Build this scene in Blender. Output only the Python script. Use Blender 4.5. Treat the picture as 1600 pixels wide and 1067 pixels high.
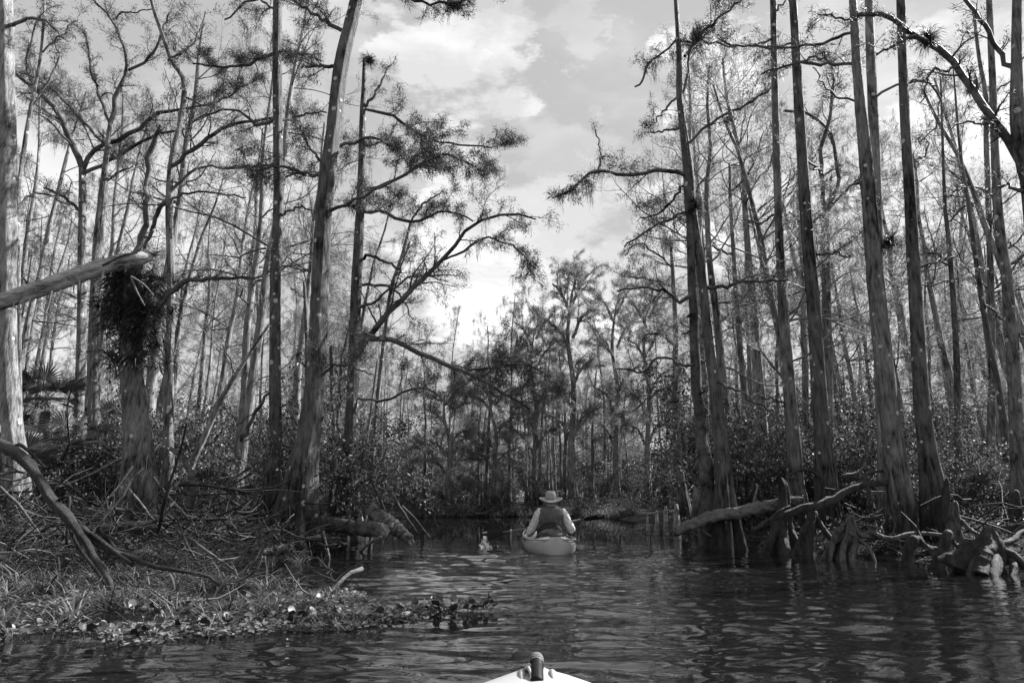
import bpy, math, random
import numpy as np
from math import radians as RAD, sin, cos, pi
random.seed(7)
rng = np.random.default_rng(7)
for o in list(bpy.data.objects): bpy.data.objects.remove(o)
S = bpy.context.scene
COL = S.collection

# ------------------------------------------------------------------ camera, sky, sun, exposure
CAM_H = 0.85
FPX = 1067.0
PITCH = math.atan((775 - 533.5) / FPX)
cam_d = bpy.data.cameras.new('camera'); cam = bpy.data.objects.new('camera', cam_d); COL.objects.link(cam)
cam.location = (0, 0, CAM_H); cam.rotation_euler = (pi/2 + PITCH, 0, 0)
cam_d.sensor_width = 36; cam_d.lens = 24.0; cam_d.clip_start = 0.05; cam_d.clip_end = 2000
S.camera = cam
SUN_AZ = RAD(65)      # clockwise from +Y (to the right of the view)
SUN_EL = RAD(41)
sun_dir = (sin(SUN_AZ)*cos(SUN_EL), cos(SUN_AZ)*cos(SUN_EL), sin(SUN_EL))
sd = bpy.data.lights.new('sun', 'SUN'); so = bpy.data.objects.new('sun', sd); COL.objects.link(so)
sd.energy = 5.0; sd.angle = RAD(0.53); sd.color = (1, 1, 1)
from mathutils import Vector
so.rotation_euler = Vector(sun_dir).to_track_quat('Z', 'Y').to_euler()
S.view_settings.view_transform = 'Standard'; S.view_settings.look = 'None'
S.view_settings.gamma = 1.0; S.view_settings.use_curve_mapping = False
S.view_settings.exposure = 1.36

W = bpy.data.worlds.new('World'); S.world = W; W.use_nodes = True
def pdir(px, py):
    xc = (px-800)/FPX; yc = (533.5-py)/FPX
    d = np.array([xc, cos(PITCH) - yc*sin(PITCH), sin(PITCH) + yc*cos(PITCH)])
    return d/np.linalg.norm(d)
def build_world():
    nt = W.node_tree; nt.nodes.clear(); N = nt.nodes.new; L = nt.links.new
    out = N('ShaderNodeOutputWorld'); bg = N('ShaderNodeBackground'); L(bg.outputs[0], out.inputs[0])
    bg.inputs[1].default_value = 0.073
    sky = N('ShaderNodeTexSky'); sky.sky_type = 'NISHITA'; sky.sun_disc = False
    sky.sun_elevation = SUN_EL; sky.sun_rotation = SUN_AZ
    bw = N('ShaderNodeRGBToBW'); L(sky.outputs[0], bw.inputs[0])
    tc = N('ShaderNodeTexCoord')
    def math_(op, a, b=None, c=None, clamp=False):
        m = N('ShaderNodeMath'); m.operation = op; m.use_clamp = clamp
        for i, x in enumerate((a, b, c)):
            if x is None: continue
            if isinstance(x, (int, float)): m.inputs[i].default_value = x
            else: L(x, m.inputs[i])
        return m.outputs[0]
    mp = N('ShaderNodeMapping'); mp.inputs['Scale'].default_value = (1.0, 1.0, 2.2); L(tc.outputs['Generated'], mp.inputs[0])
    n1 = N('ShaderNodeTexNoise'); n1.inputs['Scale'].default_value = 3.0; n1.inputs['Detail'].default_value = 9; n1.inputs['Roughness'].default_value = .58
    n1.inputs['Distortion'].default_value = .25; L(mp.outputs[0], n1.inputs['Vector'])
    n2 = N('ShaderNodeTexNoise'); n2.inputs['Scale'].default_value = 9.0; n2.inputs['Detail'].default_value = 8; n2.inputs['Roughness'].default_value = .6
    L(mp.outputs[0], n2.inputs['Vector'])
    edge = math_('MULTIPLY', math_('SUBTRACT', n2.outputs[0], .5), .30)
    tot = None
    for (px, py, r, amp) in [(650,95,.050,1), (705,100,.075,1), (775,85,.07,.8), (820,105,.055,.9), (770,10,.07,.45), (900,40,.06,.3), (930,170,.05,.3), (880,250,.08,.3), (480,30,.08,.4), (730,350,.10,.8), (800,385,.10,1), (880,345,.09,.9),
                             (960,440,.09,.8), (740,440,.10,.8), (1040,380,.08,.8), (850,450,.08,.6), (1110,110,.06,.8), (330,330,.16,.5), (1560,210,.14,.6), (60,380,.2,.5), (1330,430,.2,.5)]:
        d = pdir(px, py)
        vd = N('ShaderNodeVectorMath'); vd.operation = 'DISTANCE'; L(tc.outputs['Generated'], vd.inputs[0]); vd.inputs[1].default_value = tuple(d)
        mr = N('ShaderNodeMapRange'); mr.interpolation_type = 'SMOOTHSTEP'; mr.inputs['From Min'].default_value = r*1.12; mr.inputs['From Max'].default_value = r*.62
        mr.inputs['To Min'].default_value = 0; mr.inputs['To Max'].default_value = amp
        L(math_('ADD', vd.outputs['Value'], edge), mr.inputs['Value'])
        tot = mr.outputs[0] if tot is None else math_('MAXIMUM', tot, mr.outputs[0])
    soft = N('ShaderNodeMapRange'); soft.interpolation_type = 'SMOOTHSTEP'
    soft.inputs['From Min'].default_value = .42; soft.inputs['From Max'].default_value = .74; soft.inputs['To Max'].default_value = .8
    L(n1.outputs[0], soft.inputs['Value'])
    texd = N('ShaderNodeMapRange'); texd.inputs['From Min'].default_value = .38; texd.inputs['From Max'].default_value = .60; L(n1.outputs[0], texd.inputs['Value'])
    texd.inputs['To Min'].default_value = .3; texd.inputs['To Max'].default_value = 1
    cl = math_('MAXIMUM', math_('MULTIPLY', tot, texd.outputs[0]), math_('MULTIPLY', soft.outputs[0], .5), clamp=True)
    # radiance of clear sky and of cloud (before strength): thin high overcast veil + cloud
    veil = math_('ADD', math_('MULTIPLY', bw.outputs[0], .12), 2.75)
    cloud = math_('ADD', math_('MULTIPLY', bw.outputs[0], .1), 7.0)
    mix = N('ShaderNodeMix'); mix.data_type = 'FLOAT'; L(cl, mix.inputs[0]); L(veil, mix.inputs[2]); L(cloud, mix.inputs[3])
    L(mix.outputs[0], bg.inputs[0])
build_world()

# ------------------------------------------------------------------ helpers
def P(px, py, Y):
    """point on the vertical plane y=Y seen at a photo pixel; returns xyz and metres per pixel"""
    xc = (px-800)/FPX; yc = (533.5-py)/FPX
    t = Y/(cos(PITCH) - yc*sin(PITCH))
    return np.array([xc*t, Y, CAM_H + t*(sin(PITCH) + yc*cos(PITCH))]), t/FPX
def G(px, py, z=0.0):
    xc = (px-800)/FPX; yc = (533.5-py)/FPX
    t = (z-CAM_H)/(sin(PITCH) + yc*cos(PITCH))
    return np.array([xc*t, t*(cos(PITCH) - yc*sin(PITCH)), z]), t/FPX

def nrm(v): return v/np.maximum(np.linalg.norm(v, axis=-1, keepdims=True), 1e-9)
class Geo:
    def __init__(s): s.v = []; s.f = []; s.n = 0
    def add(s, v, *faces):
        v = np.asarray(v, float).reshape(-1, 3)
        for f in faces:
            if len(f): s.f.append(np.asarray(f, np.int64) + s.n)
        s.v.append(v); s.n += len(v)
    def tubes(s, Pts, R, sides=6, cap=False):
        Pts = np.asarray(Pts, float); R = np.asarray(R, float)
        if Pts.ndim == 2: Pts = Pts[None]; R = R[None]
        N, n, _ = Pts.shape
        if R.ndim == 2: R = np.repeat(R[:, :, None], sides, 2)
        T = np.empty_like(Pts); T[:, 1:-1] = Pts[:, 2:]-Pts[:, :-2]; T[:, 0] = Pts[:, 1]-Pts[:, 0]; T[:, -1] = Pts[:, -1]-Pts[:, -2]
        T = nrm(T)
        m = nrm(Pts[:, -1]-Pts[:, 0] + 1e-6)
        ref = np.zeros((N, 3)); ref[np.arange(N), np.argmin(np.abs(m), 1)] = 1
        U = nrm(np.cross(T, ref[:, None, :])); V = np.cross(T, U)
        a = np.arange(sides)/sides*2*pi
        v = Pts[:, :, None, :] + R[..., None]*(np.cos(a)[:, None]*U[:, :, None, :] + np.sin(a)[:, None]*V[:, :, None, :])
        i = np.arange(N)[:, None, None]*n*sides; j = np.arange(n-1)[None, :, None]*sides; k = np.arange(sides)[None, None, :]; k2 = (k+1) % sides
        q = np.stack([i+j+k, i+j+k2, i+j+sides+k2, i+j+sides+k], -1).reshape(-1, 4)
        vv = v.reshape(-1, 3)
        if cap:
            nb = len(vv); kk = np.arange(sides); k3 = (kk+1) % sides
            f1 = []; 
            for t in range(N):
                b = t*n*sides; e = b+(n-1)*sides
                f1.append(np.stack([np.full(sides, nb+2*t), b+k3, b+kk], -1)); f1.append(np.stack([np.full(sides, nb+2*t+1), e+kk, e+k3], -1))
            caps = np.stack([Pts[:, 0], Pts[:, -1]], 1).reshape(-1, 3)
            s.add(np.concatenate([vv, caps]), q, np.concatenate(f1))
        else: s.add(vv, q)
    def blades(s, C, D, L, Wd, N_=None):
        """narrow triangles from C along D"""
        C = np.asarray(C); D = nrm(np.asarray(D)); n = len(C)
        sidev = nrm(np.cross(D, rng.normal(size=(n, 3))))*(np.asarray(Wd)*.5).reshape(-1, 1)
        tip = C + D*np.asarray(L).reshape(-1, 1)
        v = np.stack([C-sidev, C+sidev, tip], 1).reshape(-1, 3)
        s.add(v, np.arange(3*n).reshape(-1, 3))
    def leaves(s, C, D, L, Wd, Nv=None, fold=.15):
        C = np.asarray(C); D = nrm(np.asarray(D)); n = len(C); L = np.broadcast_to(L, (n,)).reshape(-1, 1); Wd = np.broadcast_to(Wd, (n,)).reshape(-1, 1)
        if Nv is None: Nv = rng.normal(size=(n, 3))
        sv = nrm(np.cross(D, Nv)); up = np.cross(sv, D)
        mid = C + D*L*.45
        v = np.stack([C, mid+sv*Wd*.5+up*L*fold, C+D*L, mid-sv*Wd*.5+up*L*fold], 1).reshape(-1, 3)
        b = np.arange(n)[:, None]*4
        s.add(v, np.concatenate([b+np.array([[0, 1, 2]]), b+np.array([[0, 2, 3]])]))
    def lathe(s, prof, sides=24, c=(0, 0, 0), sx=1, sy=1):
        a = np.arange(sides)/sides*2*pi; prof = np.asarray(prof)
        v = np.stack([prof[:, 0][:, None]*np.cos(a)*sx+c[0], prof[:, 0][:, None]*np.sin(a)*sy+c[1], np.repeat(prof[:, 1][:, None], sides, 1)+c[2]], -1)
        s.grid(v, wrap=True)
    def grid(s, v, wrap=False):
        n, m, _ = v.shape
        j = np.arange(n-1)[:, None]*m; k = np.arange(m if wrap else m-1)[None]; k2 = (k+1) % m
        s.add(v.reshape(-1, 3), np.stack([j+k, j+k2, j+m+k2, j+m+k], -1).reshape(-1, 4))
    def mesh(s, name, mat, off=(0, 0, 0), smooth=True):
        v = np.concatenate(s.v) - np.asarray(off)
        me = bpy.data.meshes.new(name)
        lt = np.concatenate([np.full(len(f), f.shape[1]) for f in s.f]); li = np.concatenate([f.reshape(-1) for f in s.f])
        me.vertices.add(len(v)); me.vertices.foreach_set('co', v.astype(np.float32).reshape(-1))
        me.loops.add(len(li)); me.loops.foreach_set('vertex_index', li.astype(np.int32))
        me.polygons.add(len(lt)); me.polygons.foreach_set('loop_start', np.concatenate([[0], np.cumsum(lt)[:-1]]).astype(np.int32))
        me.update(calc_edges=True)
        me.polygons.foreach_set('use_smooth', np.full(len(lt), smooth))
        me.materials.append(mat); me.update()
        return me
def link(name, me, parent=None, loc=(0, 0, 0)):
    o = bpy.data.objects.new(name, me); COL.objects.link(o); o.location = loc
    if parent is not None: o.parent = parent
    return o
def part(name, geo, mat, parent, smooth=True, kind=None):
    """part whose geometry was written in world coordinates; parent is an unrotated Empty or top object"""
    off = parent['_w'] if '_w' in parent else tuple(parent.location)
    o = link(name, geo.mesh(name, mat, off, smooth), parent)
    if kind: o['kind'] = kind
    o['_w'] = tuple(off)
    return o
def empty(name, loc, label=None, cat=None, group=None):
    o = link(name, None, None, tuple(float(a) for a in loc)); o.empty_display_size = .2
    tag(o, label, cat, group); return o
def tag(o, label=None, cat=None, group=None, kind=None):
    if label: o['label'] = label
    if cat: o['category'] = cat
    if group: o['group'] = group
    if kind: o['kind'] = kind
    return o
def solo(name, geo, mat, label=None, cat=None, group=None, kind=None, smooth=True, base=None):
    v = np.concatenate(geo.v)
    if base is None: base = np.array([v[:, 0].mean(), v[:, 1].mean(), v[:, 2].min()])
    o = link(name, geo.mesh(name, mat, base, smooth), None, tuple(float(a) for a in base))
    return tag(o, label, cat, group, kind)
def copy_tree(o, parent=None):
    c = o.copy(); COL.objects.link(c)
    if parent is not None: c.parent = parent
    for ch in o.children: copy_tree(ch, c)
    return c
def resample(pts, n):
    """Catmull-Rom through rows of pts"""
    p = np.asarray(pts, float)
    if len(p) == 2: return p[0] + (p[1]-p[0])*np.linspace(0, 1, n)[:, None]
    q = np.concatenate([[2*p[0]-p[1]], p, [2*p[-1]-p[-2]]])
    d = np.concatenate([[0], np.cumsum(np.linalg.norm(np.diff(p[:, :3], axis=0), axis=1)+1e-6)]); u = np.linspace(0, d[-1], n)
    i = np.clip(np.searchsorted(d, u, 'right')-1, 0, len(p)-2); t = ((u-d[i])/(d[i+1]-d[i]))[:, None]
    a, b, c, e = q[i], q[i+1], q[i+2], q[i+3]
    r = .5*((2*b)+(-a+c)*t+(2*a-5*b+4*c-e)*t*t+(-a+3*b-3*c+e)*t**3)
    if r.shape[1] > 3:
        lin = p[i, 3:]+(p[i+1, 3:]-p[i, 3:])*t; r[:, 3:] = np.maximum(.6*lin, r[:, 3:])
    return r

# ------------------------------------------------------------------ materials (the photograph is black and white: every colour is a grey)
def new_mat(name):
    m = bpy.data.materials.new(name); m.use_nodes = True; nt = m.node_tree
    return m, nt, nt.nodes['Principled BSDF']
ALB = .74     # every albedo lowered to deepen the shade, exposure raised to hold sunlit tones
def g4(v): return (v*ALB, v*ALB, v*ALB, 1)
def ramp(nt, src, stops):
    r = nt.nodes.new('ShaderNodeValToRGB'); nt.links.new(src, r.inputs[0]); e = r.color_ramp.elements
    while len(e) < len(stops): e.new(.5)
    for i, (p_, c) in enumerate(stops): e[i].position = p_; e[i].color = g4(c)
    return r.outputs[0]
def noise(nt, scale, detail=4, rough=.55, vec=None, mapscale=None, dist=0):
    n = nt.nodes.new('ShaderNodeTexNoise'); n.inputs['Scale'].default_value = scale; n.inputs['Detail'].default_value = detail; n.inputs['Roughness'].default_value = rough; n.inputs['Distortion'].default_value = dist
    tc = nt.nodes.new('ShaderNodeTexCoord'); src = tc.outputs['Object']
    if mapscale:
        mp = nt.nodes.new('ShaderNodeMapping'); mp.inputs['Scale'].default_value = mapscale; nt.links.new(src, mp.inputs[0]); src = mp.outputs[0]
    nt.links.new(src, n.inputs['Vector']); return n.outputs[0]
def bump(nt, b, h, strength, dist):
    n = nt.nodes.new('ShaderNodeBump'); n.inputs['Strength'].default_value = strength; n.inputs['Distance'].default_value = dist
    nt.links.new(h, n.inputs['Height']); nt.links.new(n.outputs[0], b.inputs['Normal'])
def bark(name, lo, hi, lichen=.0, stretch=(11, 11, 2.0), bs=1.0, bd=.05):
    m, nt, b = new_mat(name)
    n1 = noise(nt, 1.6, 9, .72, mapscale=stretch); n2 = noise(nt, 1.3, 4, .6)
    add = nt.nodes.new('ShaderNodeMath'); add.operation = 'MULTIPLY_ADD'; nt.links.new(n2, add.inputs[0]); add.inputs[1].default_value = .6; nt.links.new(n1, add.inputs[2])
    c = ramp(nt, add.outputs[0], [(.64, lo*.5), (.8, (lo+hi)/2), (.97, hi)])
    if lichen:
        tc = nt.nodes.new('ShaderNodeTexCoord')
        vo = nt.nodes.new('ShaderNodeTexVoronoi'); vo.inputs['Scale'].default_value = 6.2; nt.links.new(tc.outputs['Object'], vo.inputs['Vector'])
        sep = nt.nodes.new('ShaderNodeSeparateColor'); nt.links.new(vo.outputs['Color'], sep.inputs[0])
        mr = nt.nodes.new('ShaderNodeMapRange'); mr.inputs['From Min'].default_value = .15; mr.inputs['From Max'].default_value = 1; mr.inputs['To Max'].default_value = .36*lichen; nt.links.new(sep.outputs[0], mr.inputs['Value'])
        n3 = noise(nt, 14, 3); mm = nt.nodes.new('ShaderNodeMath'); mm.operation = 'MULTIPLY_ADD'; nt.links.new(n3, mm.inputs[0]); mm.inputs[1].default_value = .12; nt.links.new(vo.outputs['Distance'], mm.inputs[2])
        sb = nt.nodes.new('ShaderNodeMath'); sb.operation = 'SUBTRACT'; nt.links.new(mr.outputs[0], sb.inputs[0]); nt.links.new(mm.outputs[0], sb.inputs[1])
        mk = nt.nodes.new('ShaderNodeMapRange'); mk.inputs['From Min'].default_value = -.02; mk.inputs['From Max'].default_value = .02; nt.links.new(sb.outputs[0], mk.inputs['Value'])
        mx = nt.nodes.new('ShaderNodeMix'); mx.data_type = 'RGBA'; nt.links.new(mk.outputs[0], mx.inputs[0]); nt.links.new(c, mx.inputs[6]); mx.inputs[7].default_value = g4(.7); c = mx.outputs[2]
    if lichen:      # dark high-water stain round the foot
        tc2 = nt.nodes.new('ShaderNodeTexCoord'); sp = nt.nodes.new('ShaderNodeSeparateXYZ'); nt.links.new(tc2.outputs['Object'], sp.inputs[0])
        n5 = noise(nt, 3.5, 4, .6, mapscale=(2, 2, .5)); ma = nt.nodes.new('ShaderNodeMath'); ma.operation = 'MULTIPLY_ADD'; nt.links.new(n5, ma.inputs[0]); ma.inputs[1].default_value = -1.3; nt.links.new(sp.outputs[2], ma.inputs[2])
        st = nt.nodes.new('ShaderNodeMapRange'); st.inputs['From Min'].default_value = -.3; st.inputs['From Max'].default_value = .35; st.inputs['To Min'].default_value = .30; nt.links.new(ma.outputs[0], st.inputs['Value'])
        ml_ = nt.nodes.new('ShaderNodeMix'); ml_.data_type = 'RGBA'; ml_.blend_type = 'MULTIPLY'; ml_.inputs[0].default_value = 1; nt.links.new(c, ml_.inputs[6]); nt.links.new(st.outputs[0], ml_.inputs[7]); c = ml_.outputs[2]
    nt.links.new(c, b.inputs['Base Color']); b.inputs['Roughness'].default_value = .62; b.inputs['Specular IOR Level'].default_value = .22
    bump(nt, b, n1, bs, bd); return m
def leafmat(name, lo, hi, trans=.35, rough=.5):
    m, nt, b = new_mat(name)
    g = nt.nodes.new('ShaderNodeNewGeometry'); c = ramp(nt, g.outputs['Random Per Island'], [(0, lo), (.6, lo*.7+hi*.3), (1, hi)])
    nt.links.new(c, b.inputs['Base Color']); b.inputs['Roughness'].default_value = rough; b.inputs['Specular IOR Level'].default_value = .25 if rough < .6 else .12
    tr = nt.nodes.new('ShaderNodeBsdfTranslucent'); nt.links.new(c, tr.inputs[0])
    mx = nt.nodes.new('ShaderNodeMixShader'); mx.inputs[0].default_value = trans
    nt.links.new(b.outputs[0], mx.inputs[1]); nt.links.new(tr.outputs[0], mx.inputs[2]); nt.links.new(mx.outputs[0], nt.nodes['Material Output'].inputs[0])
    return m
def plain(name, v, rough=.5, nz=.12, nsc=12, spec=.5, bs=0):
    m, nt, b = new_mat(name); n = noise(nt, nsc, 5)
    nt.links.new(ramp(nt, n, [(.3, v*(1-nz)), (.7, v*(1+nz))]), b.inputs['Base Color']); b.inputs['Roughness'].default_value = rough
    b.inputs['Specular IOR Level'].default_value = spec
    if bs: bump(nt, b, n, bs, .01)
    return m
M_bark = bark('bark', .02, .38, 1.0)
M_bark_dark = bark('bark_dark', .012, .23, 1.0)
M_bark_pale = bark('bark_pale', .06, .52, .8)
M_branch = bark('branch_bark', .03, .2, 0, stretch=(3, 3, 3), bs=.5, bd=.01)
M_drift = bark('driftwood', .03, .25, 0, stretch=(5, 9, 9), bs=1, bd=.05)
M_drift_dark = bark('wet_wood', .012, .09, 0, stretch=(7, 7, 2.5), bs=1, bd=.06)
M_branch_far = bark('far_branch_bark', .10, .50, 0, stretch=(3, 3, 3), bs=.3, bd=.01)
M_needle = leafmat('cypress_leaf', .05, .14, .3)
M_leaf = leafmat('shrub_leaf', .02, .42, .35, .42)
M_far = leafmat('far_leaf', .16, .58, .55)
M_rot = bark('rotten_wood_brightened', .14, .85, 0, stretch=(2.5, 9, 9), bs=1, bd=.06)  # albedo raised: sun the lodged limb lacks is put into the wood colour
M_knee = bark('knee_wood', .015, .20, 0, stretch=(12, 12, 3), bs=1, bd=.05)
M_stick = leafmat('stick_wood', .012, .30, .0, .8)
M_moss = leafmat('spanish_moss', .18, .32, .35, .9)
M_grass = leafmat('grass_blade', .04, .42, .35, .5)
M_fern = leafmat('fern_leaf', .03, .09, .25, .5)
M_palm = leafmat('palm_leaf', .07, .2, .25, .4)
M_float = leafmat('floating_leaf', .05, .42, .3, .35)
M_litter = leafmat('leaf_litter', .03, .22, .0, .8)

# ------------------------------------------------------------------ the setting: river bed and banks, water
SHORE_L = np.array([(-60, -5), (-14, 4.8), (-7.5, 6.6), (-4.3, 8.2), (-3.2, 9.6), (-3.1, 12), (-2.9, 14.5), (-3.6, 17), (-4.2, 21), (-5.2, 27), (-3.5, 29.4), (0, 30), (3, 29.3), (4.2, 26), (4.9, 22), (4.3, 19), (4.1, 16), (4.0, 13), (4.1, 11.6), (5.0, 10.2), (6.2, 8.4), (7.5, 6), (10, 0), (14, -12), (20, -60), (-60, -60)])
def river_dist(x, y):
    """signed distance to the river polygon, negative on the water"""
    A = SHORE_L; B = np.roll(A, -1, 0); d = np.full(x.shape, 1e9); ins = np.zeros(x.shape, bool)
    for (ax, ay), (bx, by) in zip(A, B):
        ex, ey = bx-ax, by-ay; t = np.clip(((x-ax)*ex+(y-ay)*ey)/(ex*ex+ey*ey), 0, 1)
        d = np.minimum(d, np.hypot(x-ax-t*ex, y-ay-t*ey))
        c = ((ay > y) != (by > y)) & (x < (bx-ax)*(y-ay)/(by-ay+1e-12)+ax); ins ^= c
    return np.where(ins, -d, d)
def hz(x, y):
    x = np.asarray(x, float); y = np.asarray(y, float)
    d = river_dist(x, y)
    w = .10*np.sin(x*1.9+1.3*np.sin(y*1.1))*np.cos(y*1.7+x*.6) + .05*np.sin(x*5.1+y*3.3)*np.cos(y*4.7-x*2.2)
    d2 = d + w*1.3
    up = .34*(1-np.exp(-np.maximum(d2, 0)/1.6)) + w*.45*np.clip(d2, 0, 1)
    return np.where(d2 > 0, up, np.maximum(d2*.5, -.8)) 
def hz1(x, y): return float(hz(np.array([x]), np.array([y]))[0])

m_ground, nt, b = new_mat('mud_and_litter')
n1 = noise(nt, 3.0, 8, .7); nt.links.new(ramp(nt, n1, [(.35, .01), (.55, .04), (.72, .16)]), b.inputs['Base Color']); b.inputs['Roughness'].default_value = .8; b.inputs['Specular IOR Level'].default_value = .2
bump(nt, b, noise(nt, 9, 8, .7), .9, .06)
gx = np.concatenate([np.linspace(-400, -24, 12), np.linspace(-22, 22, 221), np.linspace(24, 400, 12)])
gy = np.concatenate([np.linspace(-60, -2, 8), np.linspace(0, 36, 181), np.linspace(38, 90, 14), np.linspace(100, 600, 10)])
XX, YY = np.meshgrid(gx, gy); g = Geo(); g.grid(np.stack([XX, YY, hz(XX, YY)], -1))
solo('ground', g, m_ground, kind='structure', base=(0, 0, 0))

m_water, nt, b = new_mat('river_water')
b.inputs['Base Color'].default_value = g4(.006); b.inputs['Roughness'].default_value = .02; b.inputs['IOR'].default_value = 1.5
b.inputs['Specular IOR Level'].default_value = 1.0
def water_bump():
    N = nt.nodes.new; L = nt.links.new
    tc = N('ShaderNodeTexCoord')
    def nz(ms, sc, det, rough, dist, rot=0):
        mp = N('ShaderNodeMapping'); mp.inputs['Scale'].default_value = ms; mp.inputs['Rotation'].default_value = (0, 0, rot); L(tc.outputs['Object'], mp.inputs[0])
        n = N('ShaderNodeTexNoise'); n.inputs['Scale'].default_value = sc; n.inputs['Detail'].default_value = det; n.inputs['Roughness'].default_value = rough; n.inputs['Distortion'].default_value = dist
        L(mp.outputs[0], n.inputs['Vector']); return n.outputs[0]
    def mth(op, a, c=None, d=None, clamp=False):
        m = N('ShaderNodeMath'); m.operation = op; m.use_clamp = clamp
        for i, x in enumerate((a, c, d)):
            if x is None: continue
            if isinstance(x, (int, float)): m.inputs[i].default_value = x
            else: L(x, m.inputs[i])
        return m.outputs[0]
    big = nz((1.0, 2.1, 1), 1.3, 2, .45, 1.1, .1)
    med = nz((1, 2.4, 1), 4.2, 3, .55, .8, -.1)
    fine = nz((1, 1.8, 1), 15, 3, .6, .5, .12)
    sep = N('ShaderNodeSeparateXYZ'); L(tc.outputs['Object'], sep.inputs[0])
    near = N('ShaderNodeMapRange'); near.interpolation_type = 'SMOOTHSTEP'; near.inputs['From Min'].default_value = 15; near.inputs['From Max'].default_value = 8.5; near.inputs['To Min'].default_value = .06; near.inputs['To Max'].default_value = 1; L(sep.outputs[1], near.inputs['Value'])
    patch = N('ShaderNodeMapRange'); patch.inputs['From Min'].default_value = .38; patch.inputs['From Max'].default_value = .62; patch.inputs['To Min'].default_value = .35; L(nz((.6, 1, 1), .7, 2, .5, 0), patch.inputs['Value'])
    # wake rings spreading behind the stern of the paddler's kayak
    h = mth('ADD', mth('MULTIPLY', big, 1.0), mth('ADD', mth('MULTIPLY', med, .20), mth('MULTIPLY', mth('MULTIPLY', fine, patch.outputs[0]), .022)))
    vd = N('ShaderNodeVectorMath'); vd.operation = 'DISTANCE'; L(tc.outputs['Object'], vd.inputs[0]); vd.inputs[1].default_value = (.6, 10.9, 0)
    dd = mth('ADD', vd.outputs['Value'], mth('MULTIPLY', med, .5))
    ring = mth('MULTIPLY', mth('SINE', mth('MULTIPLY', dd, 9.0)), mth('POWER', 2.718, mth('MULTIPLY', dd, -.45)))
    h = mth('ADD', h, mth('MULTIPLY', ring, .16))
    fg = N('ShaderNodeMapRange'); fg.interpolation_type = 'SMOOTHSTEP'; fg.inputs['From Min'].default_value = 9; fg.inputs['From Max'].default_value = 4; fg.inputs['To Min'].default_value = 1; fg.inputs['To Max'].default_value = 1.6; L(sep.outputs[1], fg.inputs['Value'])
    h = mth('MULTIPLY', mth('MULTIPLY', h, near.outputs[0]), fg.outputs[0])
    bn = N('ShaderNodeBump'); bn.inputs['Strength'].default_value = 1; bn.inputs['Distance'].default_value = .006; L(h, bn.inputs['Height']); L(bn.outputs[0], b.inputs['Normal'])
water_bump()
def water_surface():
    r_ = np.random.default_rng(31)
    xs = np.concatenate([np.linspace(-60, -10, 12), np.linspace(-9.5, 8.5, 560), np.linspace(9.5, 40, 10)])
    y = [.9]
    while y[-1] < 15: y.append(y[-1]+max(.016, .0052*y[-1]))
    ys = np.concatenate([np.linspace(-40, .5, 10), y, np.linspace(15.6, 45, 24)])
    X, Y = np.meshgrid(xs, ys); Z = np.zeros_like(X)
    # patches where the breeze and the wake roughen the surface
    pn = lambda f, s_: sum(np.sin(X*f*cos(a)+Y*f*sin(a)*1.6+p)*w for a, p, w in [(r_.uniform(0, pi), r_.uniform(0, 6.28), r_.uniform(.5, 1)) for _ in range(s_)])/s_**.5
    patch = np.clip(.75+.45*pn(1.3, 5)+.25*pn(3.1, 4), .12, 1.6)
    patch2 = np.clip(.7+.6*pn(2.2, 5), .0, 1.7)
    for i in range(64):
        lam = .10*(14**r_.random()); k = 2*pi/lam; th = pi/2+r_.normal()*.36; slope = .026*(.6 if lam > .7 else 1); a = slope/k*r_.uniform(.5, 1.3); ph = r_.uniform(0, 6.28)
        warp = .25*lam*np.sin(X*1.7/max(lam, .3)*.4+ph*3)+.2*lam*np.sin(Y*2.1+X*.9+ph)
        Z += a*np.sin(k*(X*cos(th)+Y*sin(th)+warp)+ph)*(patch if lam > .22 else patch2)
    # rings and the open V that spread behind the paddler's stern
    d = np.hypot(X-.65, (Y-10.9)); Z += .006*np.sin(2*pi*d/.42+.8*np.sin(np.arctan2(Y-10.9, X-.65)*3))*np.exp(-d*.42)*np.clip(d*2, 0, 1)
    d = np.hypot(X+.52, (Y-12.1)); Z += .006*np.sin(2*pi*d/.20)*np.exp(-d*1.6)
    u = (11.2-Y); 
    for sg in (-1, 1): e = (X-.65)-sg*(.35+.42*u); Z += np.where(u > 0, .010*np.sin(e*2*pi/.38+u*1.4)*np.exp(-(e/.5)**2)*np.exp(-np.maximum(u, 0)*.22), 0)
    fade = np.clip((15.2-Y)/5.5, 0, 1)**1.5*np.clip((Y-.9)/.3, 0, 1)*np.clip((9.4+X)/1, 0, 1)*np.clip((8.4-X)/1, 0, 1)
    dd = river_dist(X.ravel(), Y.ravel()).reshape(X.shape); calm = np.clip(-dd/1.6, .12, 1); right = np.where((X > 1.2), np.clip(1-(X-1.2)*.22, .38, 1), np.clip(1+(X+.8)*.25, .45, 1))
    wake = 1+1.5*np.exp(-((X-.3)/1.8)**2-((Y-7.6)/3.6)**2)
    Z *= fade*calm*right*.6*wake
    g = Geo(); g.grid(np.stack([X, Y, Z], -1)); solo('river', g, m_water, kind='structure', base=(0, 0, 0))
water_surface()

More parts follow.
